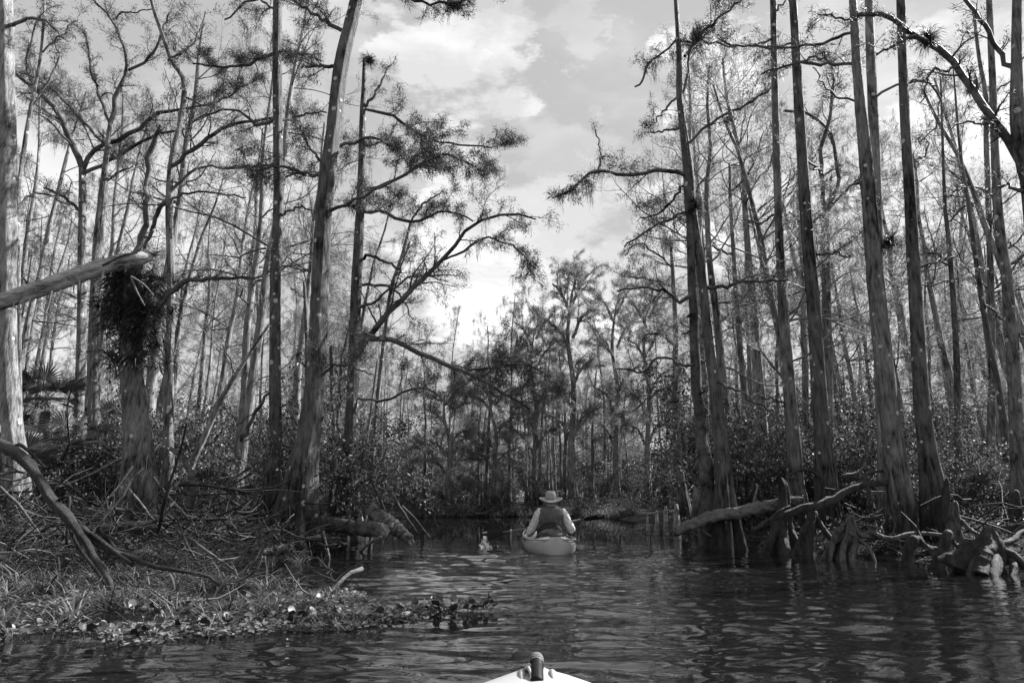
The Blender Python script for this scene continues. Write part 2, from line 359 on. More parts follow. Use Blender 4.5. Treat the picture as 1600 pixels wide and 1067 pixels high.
# ------------------------------------------------------------------ tree growth
def grow(out, start, d, length, r, level, maxlev, jit=.17, droop=0., nsub=(3, 6), up=.05, zmin=.3):
    """appends (level, path nx3, radii n) to out"""
    n = [9, 7, 5, 4][min(level, 3)]
    p = [np.array(start, float)]; d = np.array(d, float)/np.linalg.norm(d); st = length/(n-1)
    for i in range(n-1):
        d = d + rng.normal(size=3)*jit; d[2] += up - droop*i/(n-1); d /= np.linalg.norm(d)
        p.append(p[-1]+d*st)
    p = np.array(p); rr = r*np.linspace(1, .3, n)
    out.append((level, p, rr))
    if level >= maxlev: return
    spawn(out, p, rr, length, level, maxlev, jit, droop, nsub, up)
def spawn(out, p, rr, length, level, maxlev, jit=.22, droop=0., nsub=(3, 6), up=.05, t0=.25):
    k = int(rng.integers(nsub[0], nsub[1]+1)); n = len(p)
    for j in range(k):
        t = t0 + (1-t0)*(j+rng.random())/k; f = t*(n-1); i = min(int(f), n-2); q = p[i]+(p[i+1]-p[i])*(f-i)
        T = p[i+1]-p[i]; T = T/(np.linalg.norm(T)+1e-9)
        s = rng.normal(size=3); s -= T*s.dot(T); s[2] = s[2]*.6+.15; s /= np.linalg.norm(s)
        a = rng.uniform(.5, 1.15)
        grow(out, q, T*cos(a)+s*sin(a), length*rng.uniform(.32, .6)*(1.15-t*.5), rr[i]*.62, level+1, maxlev, jit, droop, nsub, up)
def tubes_of(recs, geo, minr=.0035):
    by = {}
    for lv, p, r in recs: by.setdefault((len(p), 8 if r[0] > .06 else 5 if r[0] > .02 else 3), []).append((p, r))
    for (n, sd_), L in by.items(): geo.tubes(np.array([a for a, _ in L]), np.maximum(np.array([c for _, c in L]), minr), sd_)
def tufts(geo, recs, dens, ll, lw, levels, droop=.3, spread=.03, broad=False):
    C = []; D = []
    for lv, p, r in recs:
        if lv not in levels: continue
        seg = np.linalg.norm(p[-1]-p[0]); k = max(1, int(dens*seg*rng.uniform(.3, 1.7)))
        t = rng.uniform(.1, 1, k)*(len(p)-1.001); i = t.astype(int); f = (t-i)[:, None]
        C.append(p[i]+(p[i+1]-p[i])*f + rng.normal(size=(k, 3))*spread); D.append(nrm(p[i+1]-p[i])*.7+rng.normal(size=(k, 3))*.7-np.array([0, 0, droop]))
    if not C: return
    C = np.concatenate(C); D = np.concatenate(D); n = len(C)
    if broad: geo.leaves(C, D, ll*rng.uniform(.6, 1.3, n), lw*rng.uniform(.7, 1.2, n))
    else: geo.blades(C, D, ll*rng.uniform(.5, 1.4, n), lw*rng.uniform(.7, 1.3, n))
def moss(geo, recs, prob, lmax=.6, minlv=0):
    for lv, p, r in recs:
        if lv < minlv or rng.random() > prob: continue
        i = rng.integers(0, len(p)-1); c = p[i]+(p[i+1]-p[i])*rng.random(); L = lmax*rng.uniform(.3, 1)
        k = int(8+rng.integers(0, 9)); cc = c+rng.normal(size=(k, 3))*np.array([.035, .035, .02])
        hgt = L*rng.uniform(.4, 1, k)
        for seg in range(3):
            a = cc + np.stack([rng.normal(size=k)*.014, rng.normal(size=k)*.014, -hgt/3], -1)
            geo.blades(cc, a-cc+1e-5, np.linalg.norm(a-cc, axis=1)*1.25, np.full(k, .008)); cc = a
def flutes(n, sides, zs, r, base_r_h, amp, seed):
    r_ = np.random.default_rng(seed); a = np.arange(sides)/sides*2*pi; k = r_.integers(5, 8); ph = r_.uniform(0, 6.28, 3)
    f = np.cos(a*k+ph[0])*.6+np.cos(a*(k-2)+ph[1])*.4
    env = amp*np.exp(-zs/base_r_h)+.045
    tw = np.cos(a[None]*3+zs[:, None]*1.3+ph[2])*.04
    return r[:, None]*(1+env[:, None]*f[None]+tw+r_.normal(size=(n, sides))*.02)

def trunk_geo(path, seed, amp=.35, sides=40, n=60, cap=True):
    pr = resample(path, n); zs = np.abs(pr[:, 2]-pr[0, 2]); k = max(2, n//9)
    kink = resample(rng.normal(size=(k, 3)), n); pr[1:-1, :3] += kink[1:-1]*np.array([1, 1, .2])*pr[1:-1, 3:4]*.09
    g = Geo(); R = flutes(n, sides, zs, pr[:, 3], .9, amp, seed); r_ = np.random.default_rng(seed+1)
    if sides >= 30:      # stringy ridges that wander round the trunk
        w = r_.normal(size=(n, sides)); w[0] = r_.normal(size=sides)
        for i in range(1, n): w[i] = .80*np.roll(w[i-1], int(r_.random() < .12))+.6*w[i]
        R = R*(1+np.clip(w, -2, 2)*.034)
    g.tubes(pr[None, :, :3], R[None], sides, cap)
    return g, pr

def px_path(pts, Y, dy=0.0, jy=0.0):
    out = []
    for i, q in enumerate(pts):
        y = Y + dy*i/(max(1, len(pts)-1)) + (rng.normal()*jy if i else 0)
        c, s = P(q[0], q[1], y); out.append([*c, q[2]*s*.5])
    return np.array(out)

def hero(label, Y, trunk, limbs=(), mat=None, amp=.35, twig=(6, 10), leaf=72, ml=.0, name='cypress_tree', crown=None, subl=.9, leafL=.085, leafW=.011, top=None, base_drop=True, group=None, ws=None):
    """trunk: (px, py, width px) from the top down. limbs: (points, foliage density, sub-branch length, dy)"""
    mat = mat or M_bark
    ws = ws or (.66 if trunk[-1][0] < 800 else .78)
    path = px_path(trunk[::-1], Y); path[:, 3] *= ws
    if trunk[-1][0] > 1150: path[:, 3] *= 1-.32*np.exp(-(path[:, 2]-path[0, 2])/.9)
    bx, by = path[0, 0], Y; gz = hz1(bx, by)
    if base_drop:
        r0 = path[0, 3]; path[0, 2] = min(path[0, 2], gz-.12) if path[0, 2] > gz-.12 else path[0, 2]
    root = empty(name, (bx, by, max(gz, 0)), label, 'tree', group)
    g_, pr = trunk_geo(path, int(rng.integers(1e6)), amp)
    part('trunk', g_, mat, root)
    allr = []
    for lb in limbs:
        pts, dens, sl, dy = lb
        pp = px_path(pts, Y, dy, .10); pp[:, 3] *= .85; n = 14; rs = resample(pp, n)
        rs[1:, :3] += rng.normal(size=(n-1, 3))*.02
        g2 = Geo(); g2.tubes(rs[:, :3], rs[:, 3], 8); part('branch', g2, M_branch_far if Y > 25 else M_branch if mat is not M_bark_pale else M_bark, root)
        rec = []
        L = np.linalg.norm(rs[-1, :3]-rs[0, :3])
        for j in range(int(max(4, L*5.5*1.0))):
            t = rng.uniform(.12, 1); f = t*(n-1.001); i = int(f); q = rs[i, :3]+(rs[i+1, :3]-rs[i, :3])*(f-i); T = nrm(rs[i+1, :3]-rs[i, :3])
            s = rng.normal(size=3); s -= T*s.dot(T); s[2] = s[2]*.5+.1; s /= np.linalg.norm(s); a = rng.uniform(.4, 1.2)
            grow(rec, q, T*cos(a)+s*sin(a), sl*rng.uniform(.45, 1.6)*(1.1-.4*t), max(.006, rs[i, 3]*.4), 1, 3, .18, .06, (2, 4), .02)
        allr.append((rec, dens, [(0, rs[:, :3], rs[:, 3])]))
    if top:      # free crown above/along the trunk: (t0, t1, count, length, density)
        t0, t1, cnt, ln, dens = top; rec = []
        for j in range(cnt):
            t = t0+(t1-t0)*rng.random(); f = t*(len(pr)-1.001); i = int(f); q = pr[i, :3]
            az = rng.uniform(0, 2*pi); grow(rec, q, (cos(az), sin(az), rng.uniform(-.1, .5)), ln*rng.uniform(.4, 1.15), max(.012, pr[i, 3]*.25), 0, 3, .2, .05, (2, 4), .06)
        allr.append((rec, dens, []))
    tg = Geo(); lg = Geo(); mg = Geo()
    for rec, dens, base in allr:
        tubes_of(rec, tg); tufts(lg, rec, leaf*dens, leafL, leafW, (1, 2, 3), .45, .05)
        if ml: moss(mg, rec+base*6, ml*.022, .5)
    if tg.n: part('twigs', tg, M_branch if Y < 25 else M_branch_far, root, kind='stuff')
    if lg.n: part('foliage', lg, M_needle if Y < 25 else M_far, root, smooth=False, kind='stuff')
    if mg.n: part('spanish_moss', mg, M_moss, root, smooth=False, kind='stuff')
    return root

# ------------------------------------------------------------------ the named trees of the left bank
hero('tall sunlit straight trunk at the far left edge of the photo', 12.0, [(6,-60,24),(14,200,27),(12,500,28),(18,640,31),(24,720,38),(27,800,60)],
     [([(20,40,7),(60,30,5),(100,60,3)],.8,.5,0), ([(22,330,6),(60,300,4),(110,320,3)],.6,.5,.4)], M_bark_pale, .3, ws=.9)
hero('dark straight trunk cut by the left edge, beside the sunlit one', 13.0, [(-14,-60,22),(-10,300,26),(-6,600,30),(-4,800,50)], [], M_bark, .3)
hero('thin pale leaning sapling right of the sunlit trunk at the left edge', 13.2, [(72,-30,5),(64,80,6),(52,150,8),(38,230,9),(28,330,9),(30,560,10),(40,780,16)],
     [([(60,85,3),(95,55,3),(120,30,2)],.8,.4,0), ([(48,170,3),(90,95,3),(80,60,2)],.8,.4,.2)], M_bark_pale, .1)
hero('tree forking into a wide Y of bare limbs near the left edge', 16.0, [(128,262,15),(127,400,18),(125,560,20),(122,700,24),(121,800,36)],
     [([(128,262,12),(108,215,11),(84,168,9),(48,135,8),(20,112,6)],.7,.8,.3), ([(130,264,9),(148,232,8),(200,212,8),(245,180,7),(280,172,5),(340,160,3)],.9,.7,-.3),
      ([(132,270,7),(180,248,6),(240,213,5),(300,202,3)],.7,.6,.5), ([(84,168,5),(100,200,0.1)],.1,.2,0), ([(60,142,7),(40,100,5),(55,40,3),(68,5,2)],.6,.6,.2), ([(125,330,6),(95,305,5),(68,293,3)],.3,.4,0)], M_bark, .25)
hero('tree with a crooked upper trunk and raised fork left of the fern clad stub', 15.0, [(172,190,8),(165,260,13),(158,330,18),(150,420,22),(147,600,25),(150,760,34),(150,810,50)],
     [([(172,192,8),(178,165,8),(188,135,7),(200,110,7),(196,85,5),(176,35,4),(140,-6,3)],.7,.6,0), ([(170,190,5),(150,130,5),(138,80,4),(132,50,3)],.7,.5,.2), ([(200,110,5),(232,92,5),(252,55,4),(262,20,3)],.9,.6,-.2),
      ([(160,222,5),(110,170,5),(70,130,3),(30,112,3)],.7,.6,.4), ([(176,30,4),(195,20,3),(235,15,2)],.8,.4,.1), ([(156,285,4),(185,270,4),(205,260,2)],.7,.5,0)], M_bark, .3)
hero('slim tree with long limbs reaching right, behind the fern clad stub', 14.0, [(230,-30,6),(240,15,7),(252,50,8),(268,95,9),(287,128,11),(281,190,12),(268,250,14),(264,320,16),(267,450,18),(265,560,20),(263,700,26),(262,800,44)],
     [([(272,258,8),(300,235,8),(335,208,7),(375,192,6),(425,185,4)],.8,.8,-.4), ([(268,298,6),(300,268,5),(330,262,4),(420,262,3)],.5,.6,.4), ([(266,305,8),(248,330,8),(236,362,7),(226,392,6)],.2,.3,0),
      ([(284,150,4),(330,165,3),(390,130,3)],1.,.7,0), ([(268,310,5),(320,300,4),(385,310,3)],.5,.6,.3), ([(262,95,4),(300,70,3),(320,20,2)],.8,.6,.2)], M_bark, .25)
hero('slim lichen spotted trunk with leafy sprays just left of the big dark trunk', 13.0, [(434,-60,20),(434,100,21),(436,300,23),(432,420,25),(430,560,26),(430,690,30),(426,760,44),(420,820,70)],
     [([(436,82,7),(410,90,6),(370,105,5),(300,100,3)],4.3,.7,.3), ([(440,80,6),(470,85,5),(500,95,3)],4.1,.6,-.3), ([(430,185,7),(400,195,6),(360,170,4),(300,190,3)],1.2,.6,0),
      ([(436,190,5),(470,180,4),(510,175,3)],1.5,.5,.3), ([(428,255,5),(400,258,4),(350,262,2)],.5,.5,.2), ([(430,600,5),(400,640,7),(378,690,9)],.1,.3,.2), ([(434,20,5),(400,0,4),(350,30,3)],2.4,.6,.3), ([(432,340,5),(465,325,4),(500,330,2)],.6,.4,.2)], M_bark_dark, .45, ml=.6)
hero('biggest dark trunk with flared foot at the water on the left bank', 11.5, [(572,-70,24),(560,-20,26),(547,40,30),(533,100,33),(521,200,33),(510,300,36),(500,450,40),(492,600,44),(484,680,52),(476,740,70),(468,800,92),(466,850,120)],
     [([(534,48,8),(508,32,7),(480,15,6),(440,-8,5)],1.6,.5,.2), ([(522,104,7),(500,103,6),(470,106,4)],2,.5,0), ([(512,280,8),(480,272,7),(440,260,5),(400,268,3)],3.5,.6,-.3),
      ([(516,230,7),(545,225,6),(585,215,5),(610,230,3)],4.1,.6,.3), ([(514,330,7),(560,310,6),(600,288,5),(640,268,4),(690,240,3)],3.5,.6,-.2), ([(512,260,6),(490,240,5),(470,210,4)],3,.6,.2),
      ([(565,-40,6),(610,-15,6),(660,5,5),(730,0,3)],3.2,.5,.1), ([(575,-50,6),(640,-40,5),(720,-20,4),(800,-30,3)],3,.5,-.2), ([(492,590,5),(540,570,4),(590,590,2)],1.4,.5,-.5)], M_bark_dark, .6, ml=.8)
hero('ragged topped trunk with long leafy limbs over the water, right of the biggest left trunk', 13.5, [(569,92,6),(568,140,10),(566,180,14),(563,300,19),(557,450,24),(553,560,26),(550,680,30),(546,750,46),(540,820,74)],
     [([(567,170,6),(585,150,5),(600,120,4),(608,100,3)],1.4,.3,0), ([(566,170,5),(600,178,6),(630,190,6),(650,205,5),(700,225,4),(770,228,3)],3.2,.7,.2), ([(563,330,7),(600,330,7),(640,347,6),(700,330,4),(740,345,3)],2.2,.7,-.4),
      ([(563,232,5),(600,220,4),(615,205,3)],1,.4,.3), ([(562,300,7),(610,285,6),(650,260,6),(690,240,5),(740,260,3)],3.2,.8,-.2), ([(556,560,13),(575,530,12),(605,490,11),(637,455,10),(690,410,8),(715,375,7),(745,348,6),(800,335,5),(840,342,3)],1.0,.8,-.6),
      ([(690,408,4),(730,388,5),(760,372,4),(800,385,3),(838,420,2)],2.2,.6,-.4), ([(556,545,12),(575,530,11),(610,530,10),(655,550,10),(720,580,8),(775,605,7),(830,640,5)],1.5,.8,-1.0),
      ([(720,582,4),(770,575,5),(820,570,4),(860,590,2)],3,.7,-1.0), ([(560,445,6),(585,445,6),(620,455,4),(645,500,2)],.5,.5,.3), ([(563,410,6),(580,400,6),(625,420,4)],.3,.3,-.2), ([(562,480,6),(590,470,5),(620,430,4),(640,380,3)],.6,.6,.3),
      ([(552,620,4),(600,625,5),(660,605,4),(710,640,2)],1.4,.7,-.4)], M_bark_dark, .55, ml=1.2, twig=(6, 9))
hero('thin dark trunk rising behind the long arching limbs over the water', 16.0, [(642,345,6),(628,400,8),(612,450,9),(602,520,9),(592,600,10),(582,720,13),(578,815,20)],
     [([(640,350,4),(660,320,4),(690,300,2)],1.5,.6,0), ([(612,455,4),(650,430,4),(700,440,2)],1,.6,.3)], M_bark, .2, ml=.5)
hero('short broken dead trunk standing between the slim and the biggest left trunk', 14.2, [(475,440,6),(477,470,9),(480,560,10),(479,680,12),(478,812,22)], [([(477,465,3),(462,455,3),(455,450,2)],0,.1,0)], M_bark_dark, .3, name='dead_tree')
hero('bare trunk leaning right behind the fern clad stub, near the slim spotted trunk', 14.5, [(422,505,6),(395,545,8),(350,615,10),(320,680,13),(296,735,16),(280,815,22)], [([(350,615,4),(365,580,4),(350,540,2)],.2,.4,.3)], M_bark_pale, .15)
hero('pair of thin trunks from one foot, between the biggest and the ragged topped trunk', 14.6, [(517,540,7),(519,620,9),(522,700,13),(520,815,26)], [([(521,700,8),(530,640,7),(535,560,5),(548,500,4)],.6,.4,.1)], M_bark_dark, .35)
hero('pale thin stem leaning against the ragged topped trunk, on its right', 14.1, [(590,560,4),(580,640,6),(570,720,9),(572,815,16)], [], M_bark_pale, .2)

# fern clad broken stub with its fallen limb
Y0 = 10.5
stub = hero('broken stub wrapped in a dark mass of ferns, holding the fallen limb', Y0, [(212,404,18),(206,430,34),(206,520,38),(208,600,38),(211,680,46),(214,760,62),(216,850,96)],
     [([(255,470,12),(268,455,11),(290,440,9),(320,436,8),(370,434,6),(410,436,4)],.5,.5,-.3), ([(208,400,11),(222,365,11),(230,325,9),(228,285,9),(233,240,10),(250,193,5)],.0,.2,0),
      ([(215,560,5),(180,555,4),(140,548,2)],0,.2,.2)], M_bark, .5, name='snag', ws=.88)
fg = Geo()
for _ in range(170):
    c, s_ = P(rng.normal(208, 24), rng.choice([rng.uniform(415, 500), rng.uniform(470, 575)]), Y0-.25+rng.random()*.5)
    k = 26; d = nrm(rng.normal(size=(k, 3))+np.array([.2, -.2, .25])); L = rng.uniform(.14, .36, k)
    a = c+d*L[:, None]*.6; fg.blades(np.repeat(c[None], k, 0), d, L, np.full(k, .014)); fg.blades(a, d*.7-np.array([0, 0, .7]), L*.7, np.full(k, .013))
o = solo('fern_clump', fg, M_fern, 'dark shaggy mass of ferns growing around the broken stub at left', 'fern', kind='stuff', smooth=False)
fall = px_path([(-60,492,30),(0,472,30),(60,452,30),(120,430,30),(175,412,28),(215,405,26),(236,400,16)], Y0-.75, .5)
pr = resample(fall, 60); g = Geo(); R = flutes(60, 28, np.linspace(3, 6, 60), pr[:, 3]*.85, .9, .3, 5); w = rng.normal(size=R.shape)
for i in range(1, 60): w[i] = .82*w[i-1]+.55*w[i]
R *= 1+.07*np.clip(w, -2, 2); g.tubes(pr[None, :, :3], R[None], 28, True)
for _ in range(16):
    o_ = rng.normal(size=3); o_[0] = 0; o_ = nrm(o_)*pr[-1, 3]*rng.uniform(.3, 1); c_ = pr[-1, :3]+o_-np.array([.08, 0, 0]); L_ = rng.uniform(.06, .24); g.tubes(np.stack([c_, c_+np.array([L_*.6, 0, .02]), c_+np.array([L_, 0, rng.uniform(-.03, .05)])]), np.array([.035, .02, .003]), 5)
for _ in range(14):      # loose bark strips hanging from its underside
    t_ = int(rng.integers(4, 56)); c_ = pr[t_, :3]+np.array([0, rng.uniform(-.6, .2)*pr[t_, 3], -pr[t_, 3]*.8]); L_ = rng.uniform(.05, .22); g.tubes(np.stack([c_, c_+np.array([rng.normal()*.02, 0, -L_*.5]), c_+np.array([rng.normal()*.05, 0, -L_])]), np.array([.02, .014, .003]), 4)
lg_root = empty('fallen_limb', pr[0, :3], 'thick pale rotten limb lodged on top of the fern clad stub', 'limb')
part('limb', g, M_rot, lg_root)
for pts in ([(205,432,4),(212,452,3),(226,478,2)], [(205,432,3),(225,445,3),(240,462,2)], [(160,415,4),(190,400,4),(214,395,3)], [(80,455,5),(76,475,4),(70,490,2)]):
    q = resample(px_path(pts, Y0-.85, -.1, .03), 6); g = Geo(); g.tubes(q[:, :3], q[:, 3], 5); part('broken_twig', g, M_drift, lg_root)

# ------------------------------------------------------------------ the named trees of the right bank
hero('twin stemmed tree with a long mossy limb reaching left over the river', 11.8, [(1052,-60,7),(1056,0,8),(1061,80,10),(1062,150,12),(1068,200,14),(1075,260,20),(1079,320,22),(1083,350,22),(1093,400,16),(1105,520,18),(1116,610,21),(1127,700,28),(1133,780,40),(1136,870,84)],
     [([(1079,330,14),(1078,400,15),(1082,480,17),(1088,560,19),(1096,660,22),(1103,740,28),(1106,850,44)],.05,.2,.4), ([(1079,222,5),(1100,200,5),(1130,180,5),(1165,165,4),(1205,138,3)],1.4,.6,-.3),
      ([(1074,275,8),(1052,264,8),(1035,265,8),(1000,273,7),(965,270,7),(935,268,6),(905,283,5),(885,300,4),(862,308,3)],1.7,.45,-.5), ([(1070,88,6),(1090,60,5),(1110,40,5),(1140,15,4),(1170,-15,4)],2,.6,0), 
      ([(1058,60,4),(1035,85,4),(1012,102,4),(1002,128,4),(990,138,3)],1.3,.3,.2), ([(1060,150,4),(1040,172,4),(1022,193,2)],.8,.3,0), ([(1070,200,5),(1040,203,4),(1012,207,2)],2,.25,-.2), ([(1076,330,5),(1050,340,5),(1020,355,4),(975,385,3)],1.,.6,.5),
      ([(1080,460,6),(1058,472,7),(1045,458,6),(1010,450,5),(965,455,3)],.8,.6,.4), ([(1085,570,5),(1060,568,5),(1030,560,5),(995,582,4),(960,575,2)],.8,.6,.6), ([(1110,590,7),(1130,600,6),(1160,615,5),(1200,640,4)],.1,.4,-.4), ([(1106,450,7),(1130,447,7),(1165,440,5),(1230,438,4)],.5,.5,.3),
      ([(935,268,5),(940,240,3),(930,205,3)],1.2,.2,0), ([(1076,285,5),(1060,300,5),(1035,330,4),(1000,340,3)],1.6,.6,.4), ([(1066,150,5),(1085,60,4),(1100,65,3),(1150,75,3)],1.4,.6,0)], M_bark_dark, .6, ml=2.2)
hero('first of the five tall spotted right trunks, the slimmest one', 12.5, [(1206,-60,11),(1208,0,12),(1211,150,13),(1215,300,15),(1222,450,18),(1232,600,23),(1240,700,28),(1243,770,40),(1244,840,62)],
     [([(1210,60,5),(1180,70,4),(1140,70,4),(1120,55,3)],.9,.5,0), ([(1215,330,4),(1190,350,4),(1160,340,2)],.5,.4,.2), ([(1222,440,5),(1190,430,4),(1150,440,3)],.5,.5,-.3), ([(1240,640,4),(1215,625,4),(1190,622,3)],0,.2,-.3), ([(1208,20,4),(1225,5,3),(1260,-10,2)],.8,.4,0)], M_bark, .45)
hero('second tall spotted right trunk, dark and broad at the foot', 12.0, [(1236,-60,13),(1239,0,14),(1246,150,18),(1258,300,21),(1269,450,24),(1279,600,28),(1288,700,34),(1293,760,48),(1296,850,74)],
     [([(1246,100,5),(1275,90,4),(1310,100,3)],1,.5,.2), ([(1256,250,5),(1285,270,4),(1310,260,3)],.5,.4,.3), ([(1268,400,5),(1300,395,5),(1330,402,3)],.4,.5,-.2), ([(1245,62,4),(1215,75,5),(1180,72,4)],.8,.5,0)], M_bark_dark, .45)
hero('third tall right trunk, leaning in front of a paler one', 10.5, [(1330,-60,13),(1333,0,14),(1340,120,18),(1348,200,22),(1357,300,25),(1368,420,30),(1380,560,34),(1392,680,40),(1400,750,52),(1404,820,76)],
     [([(1342,50,5),(1310,58,6),(1275,70,5),(1215,75,4),(1180,72,3)],.6,.5,.8), ([(1340,100,5),(1300,100,6),(1250,98,5),(1190,115,3)],.4,.5,.8), ([(1352,155,4),(1320,153,4),(1295,140,3),(1270,105,2)],.3,.4,.4), ([(1342,25,4),(1315,30,4),(1280,20,3)],1,.4,0)], M_bark, .45)
hero('fourth tall right trunk, pale fibrous bark, half hidden behind the leaning one', 11.5, [(1356,-60,14),(1358,0,15),(1363,150,18),(1369,300,20),(1373,420,21),(1377,560,26),(1384,700,32),(1388,830,60)],
     [([(1368,152,5),(1385,145,5),(1410,132,4),(1440,128,4),(1462,140,4),(1470,160,4),(1462,195,3),(1440,218,2)],.3,.3,-.4)], M_bark_pale, .4)
hero('fifth tall right trunk, heavily spotted with round lichen', 10.5, [(1407,-60,14),(1408,0,15),(1413,150,17),(1422,300,20),(1428,450,24),(1436,600,28),(1447,710,36),(1455,770,52),(1460,840,80)],
     [([(1418,130,4),(1440,125,3),(1460,132,3)],.5,.3,.3), ([(1424,260,4),(1445,240,3),(1450,215,2)],.6,.3,.3), ([(1430,420,4),(1460,410,4),(1490,400,3)],.7,.4,.3)], M_bark_dark, .5)
hero('thick limbed tree at the right edge, its big bough arching left', 9.0, [(1592,-60,15),(1590,60,18),(1590,110,20),(1592,180,26),(1600,240,30),(1615,320,34),(1632,600,40),(1650,870,70)],
     [([(1604,262,22),(1585,240,16),(1560,200,14),(1530,155,13),(1505,115,12),(1480,85,12),(1440,60,11),(1405,40,9),(1375,24,8),(1340,20,8)],.8,.5,.5), ([(1592,125,12),(1570,95,9),(1545,50,8),(1520,15,7),(1500,-20,6)],.4,.5,0),
      ([(1450,65,6),(1420,60,5),(1395,75,5),(1365,88,3)],.5,.4,0), ([(1500,105,5),(1475,112,4),(1455,110,4),(1440,160,2)],.5,.4,.3), ([(1560,200,5),(1520,190,4),(1490,200,2)],.4,.4,-.3), ([(1600,300,8),(1570,290,5),(1540,310,4)],.7,.6,.3)], M_bark, .3)
hero('slender wavy trunk between the fifth right trunk and the right edge', 16.0, [(1522,20,5),(1530,90,7),(1540,150,8),(1541,220,9),(1545,330,10),(1550,560,13),(1548,700,16),(1545,800,26)],
     [([(1540,170,3),(1560,140,3),(1590,120,2)],.6,.6,.3), ([(1545,400,4),(1575,380,4),(1600,400,2)],.7,.6,0), ([(1542,300,4),(1510,290,4),(1480,310,3)],.9,.6,0)], M_bark, .2)
hero('dark straight trunk behind the fifth spotted trunk, in the right wood', 15.0, [(1470,120,3),(1474,250,5),(1478,330,7),(1485,400,9),(1495,560,11),(1497,700,14),(1495,800,26)], [([(1487,420,4),(1460,395,4),(1430,400,2)],1.,.6,0), ([(1480,350,4),(1510,320,4),(1530,330,2)],1.,.6,0)], M_bark_dark, .2)
hero('curving dark trunk near the right edge, leaning left as it rises', 14.0, [(1490,110,3),(1500,230,5),(1515,330,7),(1530,440,9),(1545,530,10),(1560,600,11),(1572,700,14),(1580,820,24)], [([(1535,470,4),(1570,500,4),(1600,530,3)],.8,.6,0)], M_bark_dark, .2)
hero('broad shadowed trunk cut by the right edge of the photo', 12.0, [(1543,-60,9),(1550,120,12),(1560,330,16),(1575,450,20),(1585,600,24),(1592,720,32),(1595,840,60)], [([(1570,420,8),(1600,400,6),(1640,380,4)],.8,.5,0)], M_bark, .3)
hero('forked tree seen between the second and third spotted trunks', 15.0, [(1290,330,14),(1291,420,16),(1293,560,18),(1296,700,22),(1298,800,34)],
     [([(1290,330,9),(1283,280,8),(1286,220,7),(1298,180,6),(1303,130,5),(1300,100,3)],.8,.6,0), ([(1290,335,8),(1310,280,7),(1300,215,6),(1270,180,5),(1225,172,5)],.6,.6,.3), ([(1292,330,5),(1330,290,4),(1350,290,3)],.9,.6,.3), ([(1290,330,5),(1262,350,4),(1230,330,3)],.9,.6,0)], M_bark, .3)
hero('slim trunk behind and right of the twin stemmed tree', 16.5, [(1140,255,5),(1142,330,7),(1148,430,9),(1156,540,11),(1165,640,13),(1170,740,17),(1172,800,26)],
     [([(1142,300,4),(1170,270,4),(1195,205,2)],1.,.6,0), ([(1146,400,4),(1110,385,4),(1090,400,2)],1,.6,0), ([(1152,480,4),(1190,470,4),(1230,480,2)],1,.6,.3)], M_bark, .25)
hero('solitary grey trunk standing left of the twin stemmed tree by the channel', 19.5, [(1047,370,5),(1052,430,8),(1056,520,10),(1055,600,11),(1058,680,13),(1064,740,16),(1072,800,34)],
     [([(1052,420,4),(1030,400,4),(1000,380,3),(975,400,2)],1.2,.8,0), ([(1055,450,4),(1030,440,4),(985,432,3)],1.2,.8,.3), ([(1056,600,5),(1030,610,4),(990,640,3)],1.2,.8,0), ([(1054,540,4),(1030,520,4),(1000,530,2)],1.2,.8,0)], M_bark, .5, ml=1)

for (px, py, Y, w, lb) in [(893,412,32,13,'tallest wide crowned tree on the far bank, directly above the paddler'), (962,432,33,11,'tall thin tree on the far bank right of the paddler'), (835,478,33,10,'mid height tree on the far bank left of the paddler'), (1012,440,31.5,11,'tall forked tree at the right end of the far bank'), (772,560,32,9,'short tree at the left end of the far bank'), (700,590,31.5,10,'leafy tree standing where the left bank meets the far bank')]:
    H = 800-py; hero(lb, Y, [(px+rng.uniform(-8, 8), py+H*.12, w*.3), (px-6, py+H*.3, w*.6), (px+3, py+H*.5, w*.8), (px, py+H*.75, w), (px+2, 790, w*1.7), (px+3, 812, w*3)],
        [([(px+q*2, py+H*h_, w*.5), (px+q*16, py+H*(h_-.08), w*.4), (px+q*(26+20*h_), py+H*(h_-.12), w*.25)], 1.5, 1.3, rng.uniform(-1, 1)) for q, h_ in [(1, .16), (-1, .2), (1, .3), (-1, .36), (1, .5), (-1, .58), (1, .7), (-1, .72)]]+[([(px, py+H*.14, w*.3), (px+8, py+H*.05, w*.25), (px+14, py, w*.15)], 1.2, 1., 0)],
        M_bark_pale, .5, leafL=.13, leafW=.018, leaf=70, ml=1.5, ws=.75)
# air plants perched in the trees
def airplant(px, py, Y, r, label, dark=True):
    c, s_ = P(px, py, Y); g = Geo()
    for _ in range(9):
        cc = c+rng.normal(size=3)*r*.18; k = 40; d = nrm(rng.normal(size=(k, 3))); L = rng.uniform(.4, 1.1, k)*r
        g.blades(np.repeat(cc[None], k, 0), d, L, np.full(k, .012)); e = cc+d*L[:, None]*.75; g.blades(e, d-np.array([0, 0, .9]), L*.5, np.full(k, .008))
    solo('air_plant', g, M_fern, label, 'air plant', smooth=False)
airplant(1388, 378, 11.3, .26, 'round spiky clump perched between the fourth and fifth spotted trunks')
airplant(1085, 322, 11.6, .24, 'bristly air plant where the twin stemmed tree divides')
airplant(577, 95, 13.4, .22, 'spiky tuft crowning the ragged topped trunk')
airplant(1448, 62, 9.1, .22, 'spiky clump on the arching bough at upper right')
airplant(1046, 380, 19.2, .3, 'dark clump near the top of the solitary grey trunk')
airplant(1518, 137, 9.4, .14, 'small clump on the middle of the arching bough')

